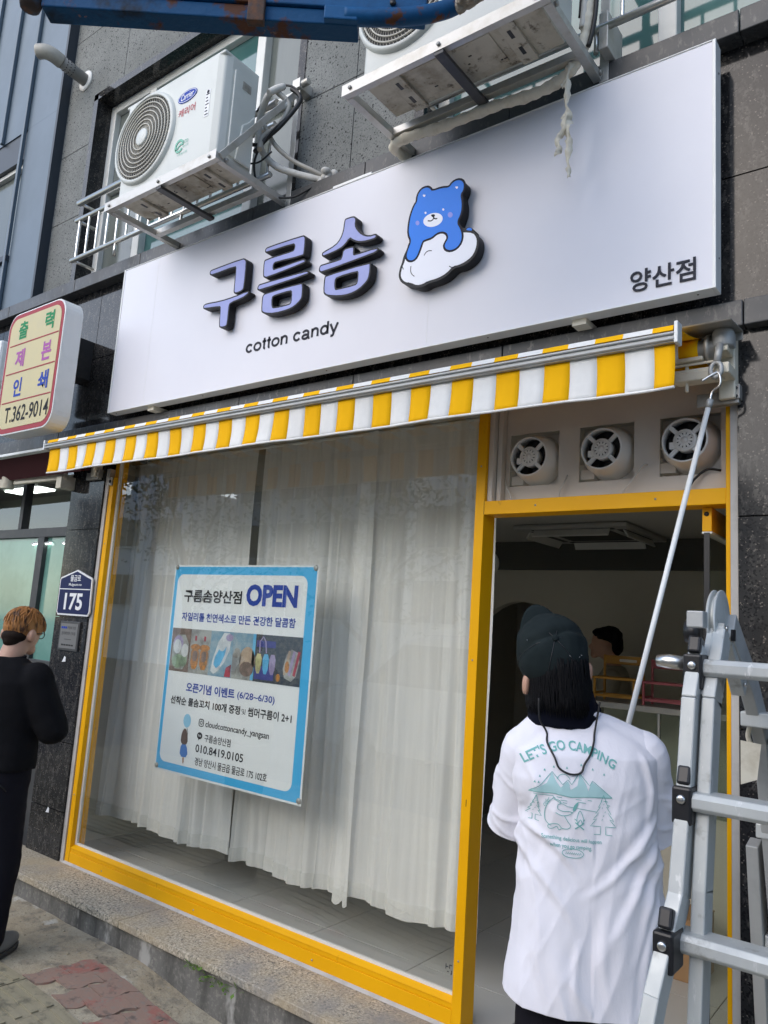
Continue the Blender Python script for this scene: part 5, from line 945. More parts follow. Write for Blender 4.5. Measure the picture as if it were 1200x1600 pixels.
# ================================================================== INSIDE THE SHOP
ct=thing('counter',(-1.5,1.9,.14),'grey display counter with glass front inside the doorway','counter')
m=MB(); m.box(-1.93,-.95,1.60,2.25,1.338,1.372); m.build('counter_top',K['counter'],ct,bevel=.004)
m=MB(); m.box(-1.915,-.965,1.64,2.24,.14,.82); m.box(-1.915,-.965,1.99,2.24,.8205,1.3375); m.build('cabinet',K['bulk_l'] if 'bulk_l' in K else K['wall_in'],ct,bevel=.003)
m=MB(); m.box(-1.915,-.965,1.615,1.622,.822,1.337); m.build('glass_front',K['door_glass'],ct)
m=MB(); 
for x in (-1.92,-1.45,-.97): m.box(x,x+.012,1.607,1.63,.822,1.337)
m.build('glass_frame',K['alu_d'],ct)
def small_chair(x0,x1,y,z0,lab,mt,sc):
    t=thing('small_chair',((x0+x1)/2,y,z0),lab,'chair','small painted chairs on the counter'); h=.34*sc; wd=x1-x0; q=.018*sc
    for sx in (x0,x1-q):
        m=MB(); m.box(sx,sx+q,y,y+q,z0,z0+h); m.build('rear_post',K[mt],t,bevel=.003); m=MB(); m.box(sx,sx+q,y-.20*sc,y-.20*sc+q,z0,z0+.16*sc); m.build('front_leg',K[mt],t,bevel=.003)
    m=MB(); m.box(x0+q,x1-q,y,y+q*.7,z0+h*.80,z0+h*.99); b=m.build('backrest',K[mt],t,bevel=.003)
    m=MB(); m.poly(rrect(x0+wd*.40,x1-wd*.18,z0+h*.86,z0+h*.92,.006),y-.0015,y+.001); m.build('worn_patch',K['wall_in'],b)
    m=MB(); m.box(x0-.006,x1+.006,y-.205*sc,y-.001,z0+.16*sc,z0+.178*sc); m.build('seat',K[mt],t,bevel=.003)
    m=MB(); m.box(x0+q,x1-q,y+.004,y+.004+q*.6,z0+.03*sc,z0+.05*sc); m.box(x0+q,x1-q,y-.196*sc,y-.196*sc+q*.6,z0+.03*sc,z0+.05*sc)
    for sx in (x0+.002,x1-q): m.box(sx,sx+q*.6,y-.18*sc,y,z0+.05*sc,z0+.065*sc)
    m.build('stretcher',K[mt],t)
small_chair(-1.855,-1.60,1.82,1.372,'small yellow painted chair standing on the counter','wood_y',.80); small_chair(-1.56,-1.30,1.82,1.372,'small pink painted chair standing on the counter','wood_p',.77)
m=MB(); m.box(-1.30,-1.10,1.18,1.42,.14,.42); m.box(-1.305,-1.095,1.175,1.425,.4205,.426); props(m.build('cardboard_box',K['cardboard'],bevel=.004),'brown cardboard box on the shop floor behind the ladder','box')
ca=thing('ceiling_cassette',(-2.2,2.1,2.5),'square ceiling air conditioner with open white flaps inside the shop','air conditioner')
cx,cy,cz=-2.22,2.45,2.515; m=MB(); m.box(cx-.42,cx+.42,cy-.42,cy+.42,cz-.03,cz); m.build('panel',K['cass'],ca,bevel=.008)
m=MB(); m.box(cx-.24,cx+.24,cy-.24,cy+.24,cz-.034,cz-.0305)
for s_ in (-1,1): m.box(cx-.3,cx+.3,cy+s_*.33-.03,cy+s_*.33+.03,cz-.033,cz-.0305); m.box(cx+s_*.33-.03,cx+s_*.33+.03,cy-.28,cy+.28,cz-.033,cz-.0305)
m.build('air_slot',K['fan_dark'],ca)
for dx,dy in ((0,-1),(0,1),(-1,0),(1,0)):
    m=MB(); 
    if dx==0: m.bar((cx-.28,cy+dy*.36,cz-.05),(cx+.28,cy+dy*.36,cz-.05),.012,.075,up=(0,dy*.6,-1))
    else: m.bar((cx+dx*.36,cy-.28,cz-.05),(cx+dx*.36,cy+.28,cz-.05),.012,.075,up=(dx*.6,0,-1))
    m.build('flap',K['pvc'],ca,bevel=.003)
for i in range(2):
    m=MB(); m.bar((-2.9+i*1.1,1.25+.1*i,2.512),(-2.0+i*.9,1.3-.05*i,2.512),.03,.02); props(m.build('ceiling_slot',K['black']),('long black slot light fitting in the shop ceiling left of the pole','short black slot fitting in the shop ceiling right of the pole')[i],'ceiling slot')
m=MB(); m.lathe([(.0005,-.03),(.06,-.03),(.105,-.015),(.105,.0),(.1,.002)],(-2.84,2.0,2.235),(.3,-1,0),28); wl=props(m.build('round_lamp',K['ac_white']),'round white lamp disc peeking out beside the yellow middle post','lamp')
m=MB(); m.tube([(-2.84,2.0,2.33),(-2.84,2.0,2.519)],.006,6); m.build('lamp_cord',K['white_metal'],wl)
# ================================================================== LADDER
ld=thing('step_ladder',(-.2,-1.1,-.08),'scuffed aluminium folding ladder standing in front of the doorway','ladder')
XA=-.462; XB=.03
def lerp(a,b,t): return tuple(a[i]+(b[i]-a[i])*t for i in range(len(a)))
Fin=[(-1.125,1.735),(-1.205,1.60),(-1.27,1.25),(-1.335,.72),(-1.42,-.08)]     # inner rail (y,z) street side
Fout=[(-1.175,1.70),(-1.225,1.60),(-1.262,1.40),(-1.30,1.24),(-1.385,1.08),(-1.56,.62),(-1.80,-.08)]
Bk=[(-1.055,1.76),(-.72,1.50),(-.55,1.0),(-.20,-.08)]
def at(P,z):
    for i in range(len(P)-1):
        if P[i][1]>=z>=P[i+1][1]: t=(P[i][1]-z)/(P[i][1]-P[i+1][1]); return P[i][0]+(P[i+1][0]-P[i][0])*t
    return P[-1][0]
def rail(P,x,w_,h_,nm):
    m=MB(); 
    for a,b in zip(P[:-1],P[1:]): m.bar((x,a[0],a[1]),(x,b[0],b[1]),h_,w_,up=(1,0,0),ext=.004)
    return m.build(nm,K['alu'],ld,bevel=.003)
for s_,x in ((1,XA),(-1,XB)):
    rail(Fin,x+.026*s_,.026,.056,'inner_rail')
    # flared outer sleeve: shifts outwards below the second rung
    m=MB(); 
    for a,b in zip(Fout[:-1],Fout[1:]):
        fx=lambda z: x-.006*s_-(.0 if z>1.25 else min(.055,(1.25-z)*.10))*s_
        m.bar((fx(a[1]),a[0]-.004,a[1]),(fx(b[1]),b[0]-.004,b[1]),.055,.029,up=(1,0,0),ext=.003)
    m.build('outer_rail',K['alu'],ld,bevel=.003)
    m=MB(); 
    for a,b in zip(Bk[:1]+[(-.86,1.63)]+Bk[1:-1],[(-.86,1.63)]+Bk[1:]): m.bar((x+.022*s_,a[0],a[1]),(x+.022*s_,b[0],b[1]),.062,.03,up=(1,0,0),ext=.003)
    m.bar((x-.02*s_,-.62,1.22),(x-.03*s_,-.32,-.08),.055,.03,up=(1,0,0)); m.build('rear_rail',K['alu_d'],ld,bevel=.003)
    c=Vector((x+.012*s_,-1.095,1.772))
    m=MB(); m.lathe([(.0005,.0),(.060,.0),(.065,.003),(.065,.007),(.0005,.009)],c+Vector((.002,0,0)),(1,0,0),28,cap=False); m.lathe([(.0005,.0),(.060,.0),(.065,.003),(.065,.007),(.0005,.009)],c+Vector((-.012,0,0)),(1,0,0),28,cap=False); m.lathe([(.054,-.010),(.054,.008)],c,(1,0,0),20); m.bar(c+Vector((.006,-.02,-.02)),c+Vector((.006,-.105,-.17)),.05,.034,up=(1,0,0)); m.bar(c+Vector((.006,.03,-.02)),c+Vector((.006,.165,-.15)),.05,.03,up=(1,0,0)); hg=m.build('hinge',K['alu'],ld,bevel=.002)
    m=MB(); m.lathe([(.024,0),(.026,.012),(.024,.03)],c+Vector((-.03,-.03,-.03)),(-1,0,0),16); m.build('lock_knob',K['black'],hg)
    m=MB()
    for q in ((-.035,.0),(-.075,-.14),(-.09,-.115),(.10,-.10),(.13,-.12)):
        m=MB(); m.lathe([(.006,0),(.005,.003)],c+Vector((.0245,q[0],q[1]-.02)),(1,0,0),10); m.build('rivet',K['stain'],hg)

    m=MB(); m.box(c.x-.004+.027,c.x+.0275,c.y+.010,c.y+.034,c.z-.045,c.z-.02); m.build('lock_mark',K['black'],hg)
    for P,nm in ((Fout,'foot_f'),):
        m=MB(); m.box(x-.112 if s_>0 else x+.04,x-.04 if s_>0 else x+.112,-1.84,-1.76,gz(x)-.004,gz(x)+.05); m.build('rubber_foot',K['black'],ld,bevel=.006)
    m=MB(); m.box(x-.01,x+.06,-.235,-.165,gz(x)-.004,gz(x)+.05); m.build('rubber_foot',K['black'],ld,bevel=.006)
for z in (1.668,1.412,1.165,.90,.63,.36):
    y=at(Fin,z)-.022
    m=MB(); o=[(y-.034,z-.010),(y-.026,z-.018),(y+.026,z-.018),(y+.034,z-.006),(y+.034,z+.010),(y+.026,z+.017),(y-.026,z+.017),(y-.034,z+.007)]
    m.poly(o,0,1,fn=lambda a,b,q: Vector((XA-.005+q*(XB-XA+.01),a,b))); m.build('rung',K['alu'],ld,bevel=.002)
    yo=at(Fout,z)-.004
    for s_,x in ((1,XA),(-1,XB)):
        off=(.0 if z>1.25 else min(.055,(1.25-z)*.10))*s_; xc=x-.006*s_-off
        m=MB(); m.box(xc-.019,xc+.019,yo-.036,yo+.032,z-.045,z+.026); m.bar((xc,yo-.012,z+.025),(xc,yo-.0,z+.060),.036,.026,up=(1,0,0)); cl=m.build('rung_clamp',K['black'],ld,bevel=.005)
        m=MB(); m.lathe([(.009,0),(.008,.005),(.004,.006)],(xc,yo-.036,z+.003),(0,-1,0),12); m.build('screw',K['stain'],cl)
        if z>1.6 and s_>0:
            m=MB(); m.tube([(xc-.022,yo-.0,z+.005),(xc-.06,yo-.0,z+.007),(xc-.082,yo-.0,z+.007)],[.015,.015,.012],12); m.build('lock_pin',K['stain'],ld)
            m=MB(); m.box(xc-.012,xc+.022,yo-.036,yo-.0,z+.08,z+.115); m.build('latch',K['alu_d'],ld,bevel=.003)
for z,y in ((1.545,-.79),(1.26,-.635),(.97,-.545),(.68,-.45),(.4,-.36)):
    m=MB(); m.box(XA-.006,XB+.006,y-.035,y+.035,z-.018,z+.018); m.build('rear_rung',K['alu'],ld,bevel=.004)
m=MB(); m.tube(smooth_path([(-.45,-.80,1.53),(-.46,-.78,1.50),(-.45,-.77,1.47)],5),.006,6); m.add([(-.475,-.79,1.49),(-.43,-.78,1.485),(-.44,-.78,1.40),(-.475,-.79,1.385)],[(0,1,2,3)]); o=m.build('cord_tag',K['wrap'],ld); md=o.modifiers.new('solid','SOLIDIFY'); md.thickness=.003
# ================================================================== WEEDS ON THE STEP
for wx,wz,n,sd_ in ((-2.96,.108,16,1),(-2.80,.092,22,2),(-2.66,.094,7,3)):
    t=thing('weed',(wx,-.302,wz),('small green weed under the lip of the granite step, left of the biggest tuft','biggest green weed tuft under the lip of the granite step','tiny green weed sprig under the granite lip, nearest the door')[sd_-1],'weed','weeds under the granite step')
    rn=random.Random(sd_); m=MB(); st=MB()
    for k in range(n):
        p=Vector((wx+rn.gauss(0,.045),-.302-abs(rn.gauss(0,.02)),wz+rn.uniform(-.02,.014))); st.tube([(p.x*.6+wx*.4,-.298,wz),p],.0008,4)
        d=Vector((rn.uniform(-1,1),rn.uniform(-1,-.1),rn.uniform(-.3,.8))).normalized(); s_=d.cross(Vector((rn.uniform(-.3,.3),.4,1))).normalized(); L_=rn.uniform(.016,.034); b_=L_*.32
        m.add([p,p+d*L_*.5+s_*b_,p+d*L_,p+d*L_*.5-s_*b_],[(0,1,2,3)])
    m.build('leaves',K['leaf'],t); st.build('stem',K['leaf'],t)
# ================================================================== BLUE STEEL LIFT BASKET OVERHEAD
bf=Vector((-1.78,-1.703,3.470)); A=Vector((.792,.611,0)); Bv=Vector((-.611,.792,0)); Zv=Vector((0,0,1))
def bp(a,b,z): return bf+A*a+Bv*b+Zv*z
K['blue_rust']=mat('rusting_blue_steel',(.004,.065,.17),.6,spec=.2,layers=[(5,(.085,.032,.016),.56,.62,(1,1,1)),(3,(.010,.016,.024),.52,.62,None),(14,(.30,.16,.09),.66,.72,None)],bump=(40,.5,.005))
bl=thing('lift_basket',tuple(bf),'rusty blue steel lift basket frame hanging overhead at the top edge','lift basket')
def bb(m,a0,a1,b0,b1,z0,z1):
    vs=[bp(a,b,z) for z in (z0,z1) for a,b in ((a0,b0),(a1,b0),(a1,b1),(a0,b1))]; m.add(vs,[(0,3,2,1),(4,5,6,7),(0,1,5,4),(1,2,6,5),(2,3,7,6),(3,0,4,7)])
m=MB(); bb(m,-.44,.50,-.01,.06,-.012,.036); m.build('lower_rail',K['blue_rust'],bl,bevel=.004)
m=MB(); bb(m,-.44,.70,-.02,.05,.038,.085); bb(m,-.44,.70,-.02,.05,.155,.20)
for a in (-.43,-.20,.06,.14,.36,.50,.68): bb(m,a-.024,a+.024,-.018,.03,.086,1.0)
bb(m,-.44,.70,-.02,.05,1.0,1.06); bb(m,.40,.50,-.03,.06,-.010,.035)
m.build('side_frame',K['blue_steel'],bl,bevel=.004)
m=MB(); bb(m,-.43,.69,.031,.036,.20,1.0); m.build('side_sheet',K['blue_steel'],bl)
m=MB(); bb(m,.175,.225,-.028,.0,-.030,.075); m.build('hinge_bracket',K['rust'],bl,bevel=.003); m=MB(); bb(m,-.075,-.035,-.03,-.02,.05,.075); m.build('hinge_bracket',K['rust'],bl,bevel=.003)
m=MB(); m.tube(smooth_path([bp(.46,-.01,.015),bp(.60,-.01,.022),bp(.72,-.005,.05),bp(.80,.0,.10),bp(.84,.0,.20),bp(.85,.0,.45)],8),.026,12); m.build('corner_tube',K['blue_steel'],bl)
m=MB(); m.lathe([(.028,-.045),(.032,-.03),(.032,.03),(.028,.16)],bp(-.475,.0,.03),(0,0,1),16); m.lathe([(.02,0),(.02,.05)],bp(-.475,0,.03),A,10); m.build('end_roller',K['rust'],bl)
m=MB()
for a,z in ((-.055,.062),(.03,.058),(.6,.06)): m.lathe([(.010,0),(.010,.006)],bp(a,-.021,z),-Bv,6)
m.build('bolt',K['black'],bl)
m=MB()
for a in (-.3,.5): m.tube([bp(a,.015,1.03),bp(a,.015,6.5)],.008,6)
m.build('hoist_cable',K['dark_metal'],bl)
m=MB(); rn=random.Random(8); m.ell(bp(.815,-.03,.115),(.05,.035,.065),Matrix.Rotation(.4,3,'Y'),22,16); m.ell(bp(.845,-.03,.14),(.045,.04,.06),None,20,14)
o=m.build('torn_foam',K['foam']); props(o,'ragged dirty grey foam lump caught on the right corner of the blue frame','foam')
for v in o.data.vertices:
    nn=noise.noise(v.co*32)*.014+noise.noise(v.co*75)*.009; v.co+=v.normal*nn
for p in o.data.polygons: p.use_smooth=False
# ================================================================== ACROSS THE STREET (seen in the glass)
def block(x0,x1,y,z1,m_,lab,rows,cols,sign=None):
    t=thing('apartment_block',((x0+x1)/2,y,-.24),lab,'building'); m=MB(); m.box(x0,x1,y-8,y,-.24,z1); m.box(x0-.1,x1+.1,y-8,y+.12,z1,z1+.35); m.build('wall',K[m_],t)
    for r in range(rows):
        for c in range(cols):
            x=x0+(x1-x0)*(c+.5)/cols; z=1.2+(z1-1.5)*(r+.35)/rows; q=MB(); q.box(x-.8,x+.8,y+.002,y+.06,z,z+1.3); wn=q.build('window',K['opp_win'],t); q=MB(); q.box(x-.88,x+.88,y+.001,y+.10,z-.1,z-.002); q.box(x-.03,x+.03,y+.0605,y+.09,z,z+1.3); q.build('sill',K['pvc'],wn)
    return t
block(-34,-25.5,-17,6.6,'opp_w','low pale rendered building across the street',2,3); block(-24,-15,-18,8.2,'opp_g','grey rendered apartment block across the street',3,4); block(-14.5,-5,-17,6.2,'opp_w','pale house across the street behind the tree',2,4); block(-3,9,-17,7.6,'opp_g','grey house across the street behind the camera',3,4); block(10,24,-18,6.5,'opp_w','long pale building at the far right across the street',2,5)
t=thing('number_board',(-21.5,-12.5,3.6),'white board with number 88 across the street','sign')
m=MB(); m.box(-23.2,-20.4,-12.6,-12.5,4.9,7.3); m.build('board',K['sign_white'],t); m=MB(); m.tube([(-21.8,-12.65,-.24),(-21.8,-12.65,4.9)],.08,8); m.build('post',K['galv'],t)
m=MB(); add_text(m,'88',-20.5,-21.6,5.2,5.9,-12.49,.03); m.build('lettering',K['ink_grey'],t)
def tree(x,y,h_,lab,sd_):
    t=thing('street_tree',(x,y,-.24),lab,'tree','street trees'); rn=random.Random(sd_); m=MB(); m.tube([(x,y,-.24),(x+.1,y,1.5),(x,y+.1,h_*.55)],[.16,.12,.07],10)
    tips=[]
    for k in range(11):
        a=rn.uniform(0,6.28); e=Vector((x+math.cos(a)*rn.uniform(.6,1.9),y+math.sin(a)*rn.uniform(.6,1.8),rn.uniform(h_*.45,h_))); m.tube([(x,y,h_*rn.uniform(.3,.55)),(x*.5+e.x*.5,y*.5+e.y*.5,e.z*.8+.2),e],[.05,.03,.012],6); tips.append(e)
    m.build('trunk',K['bark'],t); m=MB()
    for e in tips:
        for k in range(150):
            p=e+Vector((rn.gauss(0,.5),rn.gauss(0,.5),rn.gauss(0,.4))); d=Vector((rn.uniform(-1,1),rn.uniform(-1,1),rn.uniform(-1,1))).normalized(); s_=d.orthogonal().normalized(); m.add([p,p+d*.07+s_*.035,p+d*.15,p+d*.07-s_*.035],[(0,1,2,3)])
    m.build('crown',K['leaf_t'],t)
tree(-8.6,-7.8,4.7,'leafy street tree across from the shop window',1); tree(-14.5,-8.5,5.0,'leafy street tree further along the street',2); tree(4.5,-9,5.2,'leafy street tree behind the camera position',3)
v=thing('parked_van',(-5.0,-6.3,-.24),'white van parked on the street facing the shop','van')
prof=[(-7.6,.15),(-7.6,.62),(-7.35,.92),(-6.75,1.02),(-6.05,1.62),(-5.6,1.74),(-2.9,1.76),(-2.75,1.6),(-2.7,.15)]
m=MB(); m.poly([(x,z-.05) for x,z in prof],-7.1,-5.4); m.build('body',K['van'],v,bevel=.08,seg=3)
m=MB(); m.poly([(-6.62,1.0),(-6.0,1.54),(-5.3,1.54),(-5.3,1.0)],-5.405,-5.395); m.poly([(-5.2,1.0),(-5.2,1.54),(-4.1,1.54),(-4.1,1.0)],-5.405,-5.394); m.poly([(-4.0,1.0),(-4.0,1.54),(-2.95,1.54),(-2.95,1.0)],-5.405,-5.394); m.build('window',K['opp_win'],v)
for x in (-6.7,-3.5):
    for y in (-5.5,-7.0): m=MB(); m.lathe([(.31,-.1),(.33,-.06),(.33,.06),(.31,.1)],(x,y,.09),(0,1,0),24); wh=m.build('wheel',K['tyre'],v); m=MB(); m.lathe([(.2,-.102),(.2,.102)],(x,y,.09),(0,1,0),16); m.build('rim',K['alu_d'],wh)
m=MB(); m.box(-7.66,-7.58,-6.9,-5.6,.12,.32); m.build('bumper',K['dark_metal'],v,bevel=.02)
# ================================================================== PEOPLE
def solid(mb, name, m_, parent, voxel, smooth=6, fac=.5, wrinkle=None):
    """fuse the overlapping closed volumes of mb into one continuous skin"""
    o=mb.build('tmp',m_)
    md=o.modifiers.new('r','REMESH'); md.mode='VOXEL'; md.voxel_size=voxel; md.use_smooth_shade=True
    ms=o.modifiers.new('s','SMOOTH'); ms.factor=fac; ms.iterations=smooth
    dg=bpy.context.evaluated_depsgraph_get(); me=bpy.data.meshes.new_from_object(o.evaluated_get(dg))
    old=o.data; bpy.data.objects.remove(o); bpy.data.meshes.remove(old)
    me.name=name; me.materials.clear(); me.materials.append(m_)
    if wrinkle:
        me.update(); nn=[v.normal.copy() for v in me.vertices]
        for v,q in zip(me.vertices,nn): v.co+=q*wrinkle(v.co,q)
    for p in me.polygons: p.use_smooth=True
    q=bpy.data.objects.new(name,me); COL.objects.link(q)
    if parent:
        q.parent=parent; q.location=-LOCS[parent] if parent.type=='EMPTY' else (0,0,0)
    LOCS[q]=Vector((0,0,0)); return q
class Frame:
    def __init__(s,base,fwd):
        s.b=Vector(base); s.f=Vector(fwd).normalized(); s.r=Vector((s.f.y,-s.f.x,0)); s.z=Vector((0,0,1))
        s.rot=Matrix((s.r,s.f,s.z)).transposed()
    def __call__(s,u,f,z): return s.b+s.r*u+s.f*f+s.z*z
    def ring_tube(s,mb,rings,seg=28,pw=2.3):
        """rings: (z, centre u, centre f, half width, half depth)"""
        vs=[];fs=[]
        for z,cu,cf,hw,hd in rings:
            for k in range(seg):
                a=2*math.pi*k/seg; c,sn=math.cos(a),math.sin(a)
                x=math.copysign(abs(c)**(2/pw),c); y=math.copysign(abs(sn)**(2/pw),sn)
                vs.append(s(cu+hw*x,cf+hd*y,z))
        n=len(rings)
        for i in range(n-1):
            for k in range(seg): k2=(k+1)%seg; fs.append((i*seg+k,i*seg+k2,(i+1)*seg+k2,(i+1)*seg+k))
        fs.append(tuple(range(seg))[::-1]); fs.append(tuple((n-1)*seg+k for k in range(seg)))
        mb.add(vs,fs,True)
def hand(mb, wrist, d, n, curl=1.0, side=1):
    """palm, four bent fingers of unequal length and a thumb; d along the hand, n out of the palm"""
    d=Vector(d).normalized(); n=(Vector(n)-d*Vector(n).dot(d)).normalized(); s=d.cross(n)*side; wrist=Vector(wrist)
    for k in (-1.5,-.5,.5,1.5):
        mb.cap(wrist+s*k*.014,wrist+d*.085+s*k*.020,.016,.013,8)
        L=(.066,.078,.074,.058)[int(k+1.5)]; a=wrist+d*.088+s*k*.020
        ang=.0
        for j,f in enumerate((.45,.31,.24)):
            ang+=curl*(.75,.85,.6)[j]; q=d*math.cos(ang)+n*math.sin(ang); e=a+q*L*f*1.15; mb.cap(a,e,.0095-.001*j,.0088-.001*j,8); a=e
    a=wrist+d*.025-s*.026; b=a+(d*.6-s*.65+n*.45).normalized()*.045; c=b+(d*.75-s*.05+n*.75).normalized()*.036; mb.cap(a,b,.014,.011,8); mb.cap(b,c,.011,.009,8)
# ------------------------------------------------------------ worker in the white T-shirt
gp=gz(-.9)
F=Frame((-.96,-.80,0),(-.611,.792,0))
p1=thing('person',tuple(F(.08,0,gp)),'person in black cap and white printed T-shirt holding up the winding pole','person')
cu=.075
b=MB()
# head, neck, torso, arms, legs: one skin
b.ell(F(-.005,.015,1.635),(.073,.092,.112),F.rot@Matrix.Rotation(-.35,3,'X'))
b.cap(F(.012,.0,1.45),F(.0,.01,1.58),.062,.056); b.ell(F(.0,.105,1.640),(.018,.022,.02)); b.ell(F(.0,.095,1.60),(.03,.03,.03))
for s_,ez in ((-1,1.575),(1,1.622)): b.ell(F(-.004+s_*.089,-.012,ez),(.012,.022,.034),F.rot)
F.ring_tube(b,[(.82,cu+.02,0,.155,.10),(1.0,cu+.02,0,.15,.10),(1.2,cu+.01,0,.155,.105),(1.38,cu,0,.165,.10),(1.45,cu-.02,0,.12,.075)])
shL,shR=F(-.070,.01,1.375),F(.235,.01,1.380); elL,elR=F(-.085,.10,1.185),F(.315,.06,1.19)
wrL,wrR=F(.15,.33,1.13),F(.27,.31,1.32)
for a,e,wv in ((shL,elL,wrL),(shR,elR,wrR)): b.cap(a,e,.046,.043); b.cap(e,wv,.042,.028)
pole_at=lambda z: hook+dirp*((z-hook.z)/dirp.z)
hand(b,wrL,(pole_at(1.10)-wrL)+F.f*.03,F.r*.6+F.f*.2+Vector((0,0,.5)),1.15,1); hand(b,wrR,(pole_at(1.33)-wrR)*.3+Vector((0,0,1))*.05-F.r*.02,-F.r,1.15,-1)
for s_ in (-1,1):
    hip=F(cu+.02+s_*.085,0,.86); kn=F(cu+.02+s_*.10,.02,.44+gp); an=F(cu+.02+s_*.115,-.01,.09+gp)
    b.cap(hip,kn,.085,.058); b.cap(kn,an,.055,.038)
solid(b,'body',K['skin'],p1,.009,5)
# trousers and shoes
t=MB(); F.ring_tube(t,[(.62,cu+.02,0,.17,.115),(.84,cu+.02,0,.172,.12),(.98,cu+.02,0,.165,.115)])
for s_ in (-1,1):
    hip=F(cu+.02+s_*.085,0,.82); kn=F(cu+.02+s_*.10,.02,.44+gp); an=F(cu+.02+s_*.115,-.01,.07+gp); t.cap(hip,kn,.098,.078); t.cap(kn,an,.078,.062)
solid(t,'trousers',K['pants'],p1,.011,5,wrinkle=lambda c,n: .006*noise.noise(c*9)+.003*noise.noise(c*25))
for s_ in (-1,1):
    q=MB(); f0=F(cu+.02+s_*.12,.0,gp); q.ell(f0+F.f*.05+Vector((0,0,.045)),(.047,.13,.042),F.rot); q.ell(f0-F.f*.03+Vector((0,0,.06)),(.042,.06,.05),F.rot); sh=solid(q,'shoe',K['shoe'],p1,.008,3)
    q=MB(); q.poly([(.045*math.cos(a)*(1.0 if math.sin(a)>0 else .85),.14*math.sin(a)) for a in [i*math.pi/12 for i in range(24)]],0,.022,fn=lambda a,bb_,z: f0+F.r*a+F.f*(bb_+.04)+Vector((0,0,z))); q.build('sole',K['sole'],sh,bevel=.004)
# T-shirt
s=MB()
F.ring_tube(s,[(.70,cu+.012,0,.205,.152),(.80,cu+.012,0,.203,.152),(.90,cu+.026,0,.202,.150),(1.02,cu+.03,0,.200,.146),(1.12,cu+.022,0,.191,.140),(1.22,cu+.015,-.005,.184,.138),(1.33,cu-.002,-.01,.202,.135),(1.40,cu+.002,-.01,.205,.120),(1.44,cu+.0,-.005,.165,.098),(1.475,cu-.022,0,.115,.080),(1.50,cu-.045,0,.082,.070)],36,2.5)
s.cap(F(-.03,0,1.44),F(-.075,0,1.39),.07,.074); s.cap(F(.12,0,1.44),F(.238,0,1.39),.072,.079)
def fold(c,n):
    l=c-F.b; u=l.dot(F.r); f=l.dot(F.f); z=c.z; d=0
    # drapes running down from the shoulder blades and across from the right armpit
    rg=lambda a,b_,c_: (1-min(1,abs(2.2*noise.noise(Vector((a,b_,c_))))))**3
    low_=max(0,min(1,(1.44-z)*4)); sgn=1 if u<cu else -1
    d+=.009*noise.noise(Vector((u*9+z*1.2,f*7,z*1.6)))*min(1,max(.15,(1.45-z)*3))
    d+=.0065*rg(u*8+z*4.0*sgn,f*6,z*1.5+4)*low_+.0022*rg(u*17-z*6,f*9+7,z*3)*low_
    d+=.006*rg(u*7+z*13*sgn,f*5+2,z*4)*max(0,1-abs(z-1.19)/.17)*min(1,abs(u-cu)*7)
    k=max(0,1-abs(z-1.14)/.22)*max(0,min(1,(u-.08)*6)); d+=.006*k*math.sin((u*.8+z*1.0)*48+2*noise.noise(Vector((u*5,z*5,0))))
    k=max(0,1-abs(z-1.20)/.2)*max(0,min(1,(.02-u)*8)); d+=.005*k*math.sin((u*-.9+z*1.0)*46)
    d+=.006*math.sin(u*24+1.6*math.sin(z*4)+2*noise.noise(Vector((u*3,f*3,z*1.5))))*.55*max(0,min(1,(1.05-z)*2.2))
    if f<.02:   # tension creases pulled from the armpits and the raised arm
        for (ax_,az_,bx_,bz_,am,sg) in CREASE:
            ex,ez_=bx_-ax_,bz_-az_; L2=ex*ex+ez_*ez_; t=((u-ax_)*ex+(z-az_)*ez_)/L2
            if -.15<t<1.15:
                off=((u-ax_)*ez_-(z-az_)*ex)/math.sqrt(L2)+.010*math.sin(t*4+az_*9); tp=max(0,min(1,(t+.15)*4))*max(0,min(1,(1.15-t)*1.6)); d+=am*tp*(math.exp(-(off/sg)**2)-.55*math.exp(-((off-1.9*sg)/(1.4*sg))**2))
    return d
CREASE=[(.255,1.235,.06,1.06,.0075,.010),(.265,1.18,.11,.96,.007,.011),(.27,1.12,.17,.90,.006,.011),(-.085,1.235,.03,1.10,.0065,.009),(-.095,1.17,.02,.98,.006,.011),(.25,1.02,.20,.80,.006,.012),(-.06,.98,-.03,.78,.006,.012),(.10,1.0,.12,.79,.005,.013),(.215,1.40,.235,1.24,.006,.009),(-.085,1.36,-.075,1.24,.005,.009),(.03,.93,.05,.78,.005,.010)]
shirt=solid(s,'t_shirt',K['shirt'],p1,.0055,8,wrinkle=fold)
# flat hems: trim the rounded ends
def trim(o,co,no):
    bm=bmesh.new(); bm.from_mesh(o.data); g=bm.verts[:]+bm.edges[:]+bm.faces[:]
    r=bmesh.ops.bisect_plane(bm,geom=g,plane_co=co,plane_no=no,clear_outer=True); bm.to_mesh(o.data); bm.free()
def trim_sleeve(o,axis_a,axis_b,keep):
    bm=bmesh.new(); bm.from_mesh(o.data); a=Vector(axis_a); b=Vector(axis_b); d=(b-a).normalized()
    dead=[v for v in bm.verts if (v.co-b).dot(d)>0 and (v.co-b-d*(v.co-b).dot(d)).length<.105 and keep(v.co)]
    bmesh.ops.delete(bm,geom=dead,context='VERTS'); bm.to_mesh(o.data); bm.free()
md=shirt.modifiers.new('solid','SOLIDIFY'); md.thickness=.0025; md.offset=-1
trim(shirt,(0,0,.765),(0,0,-1))
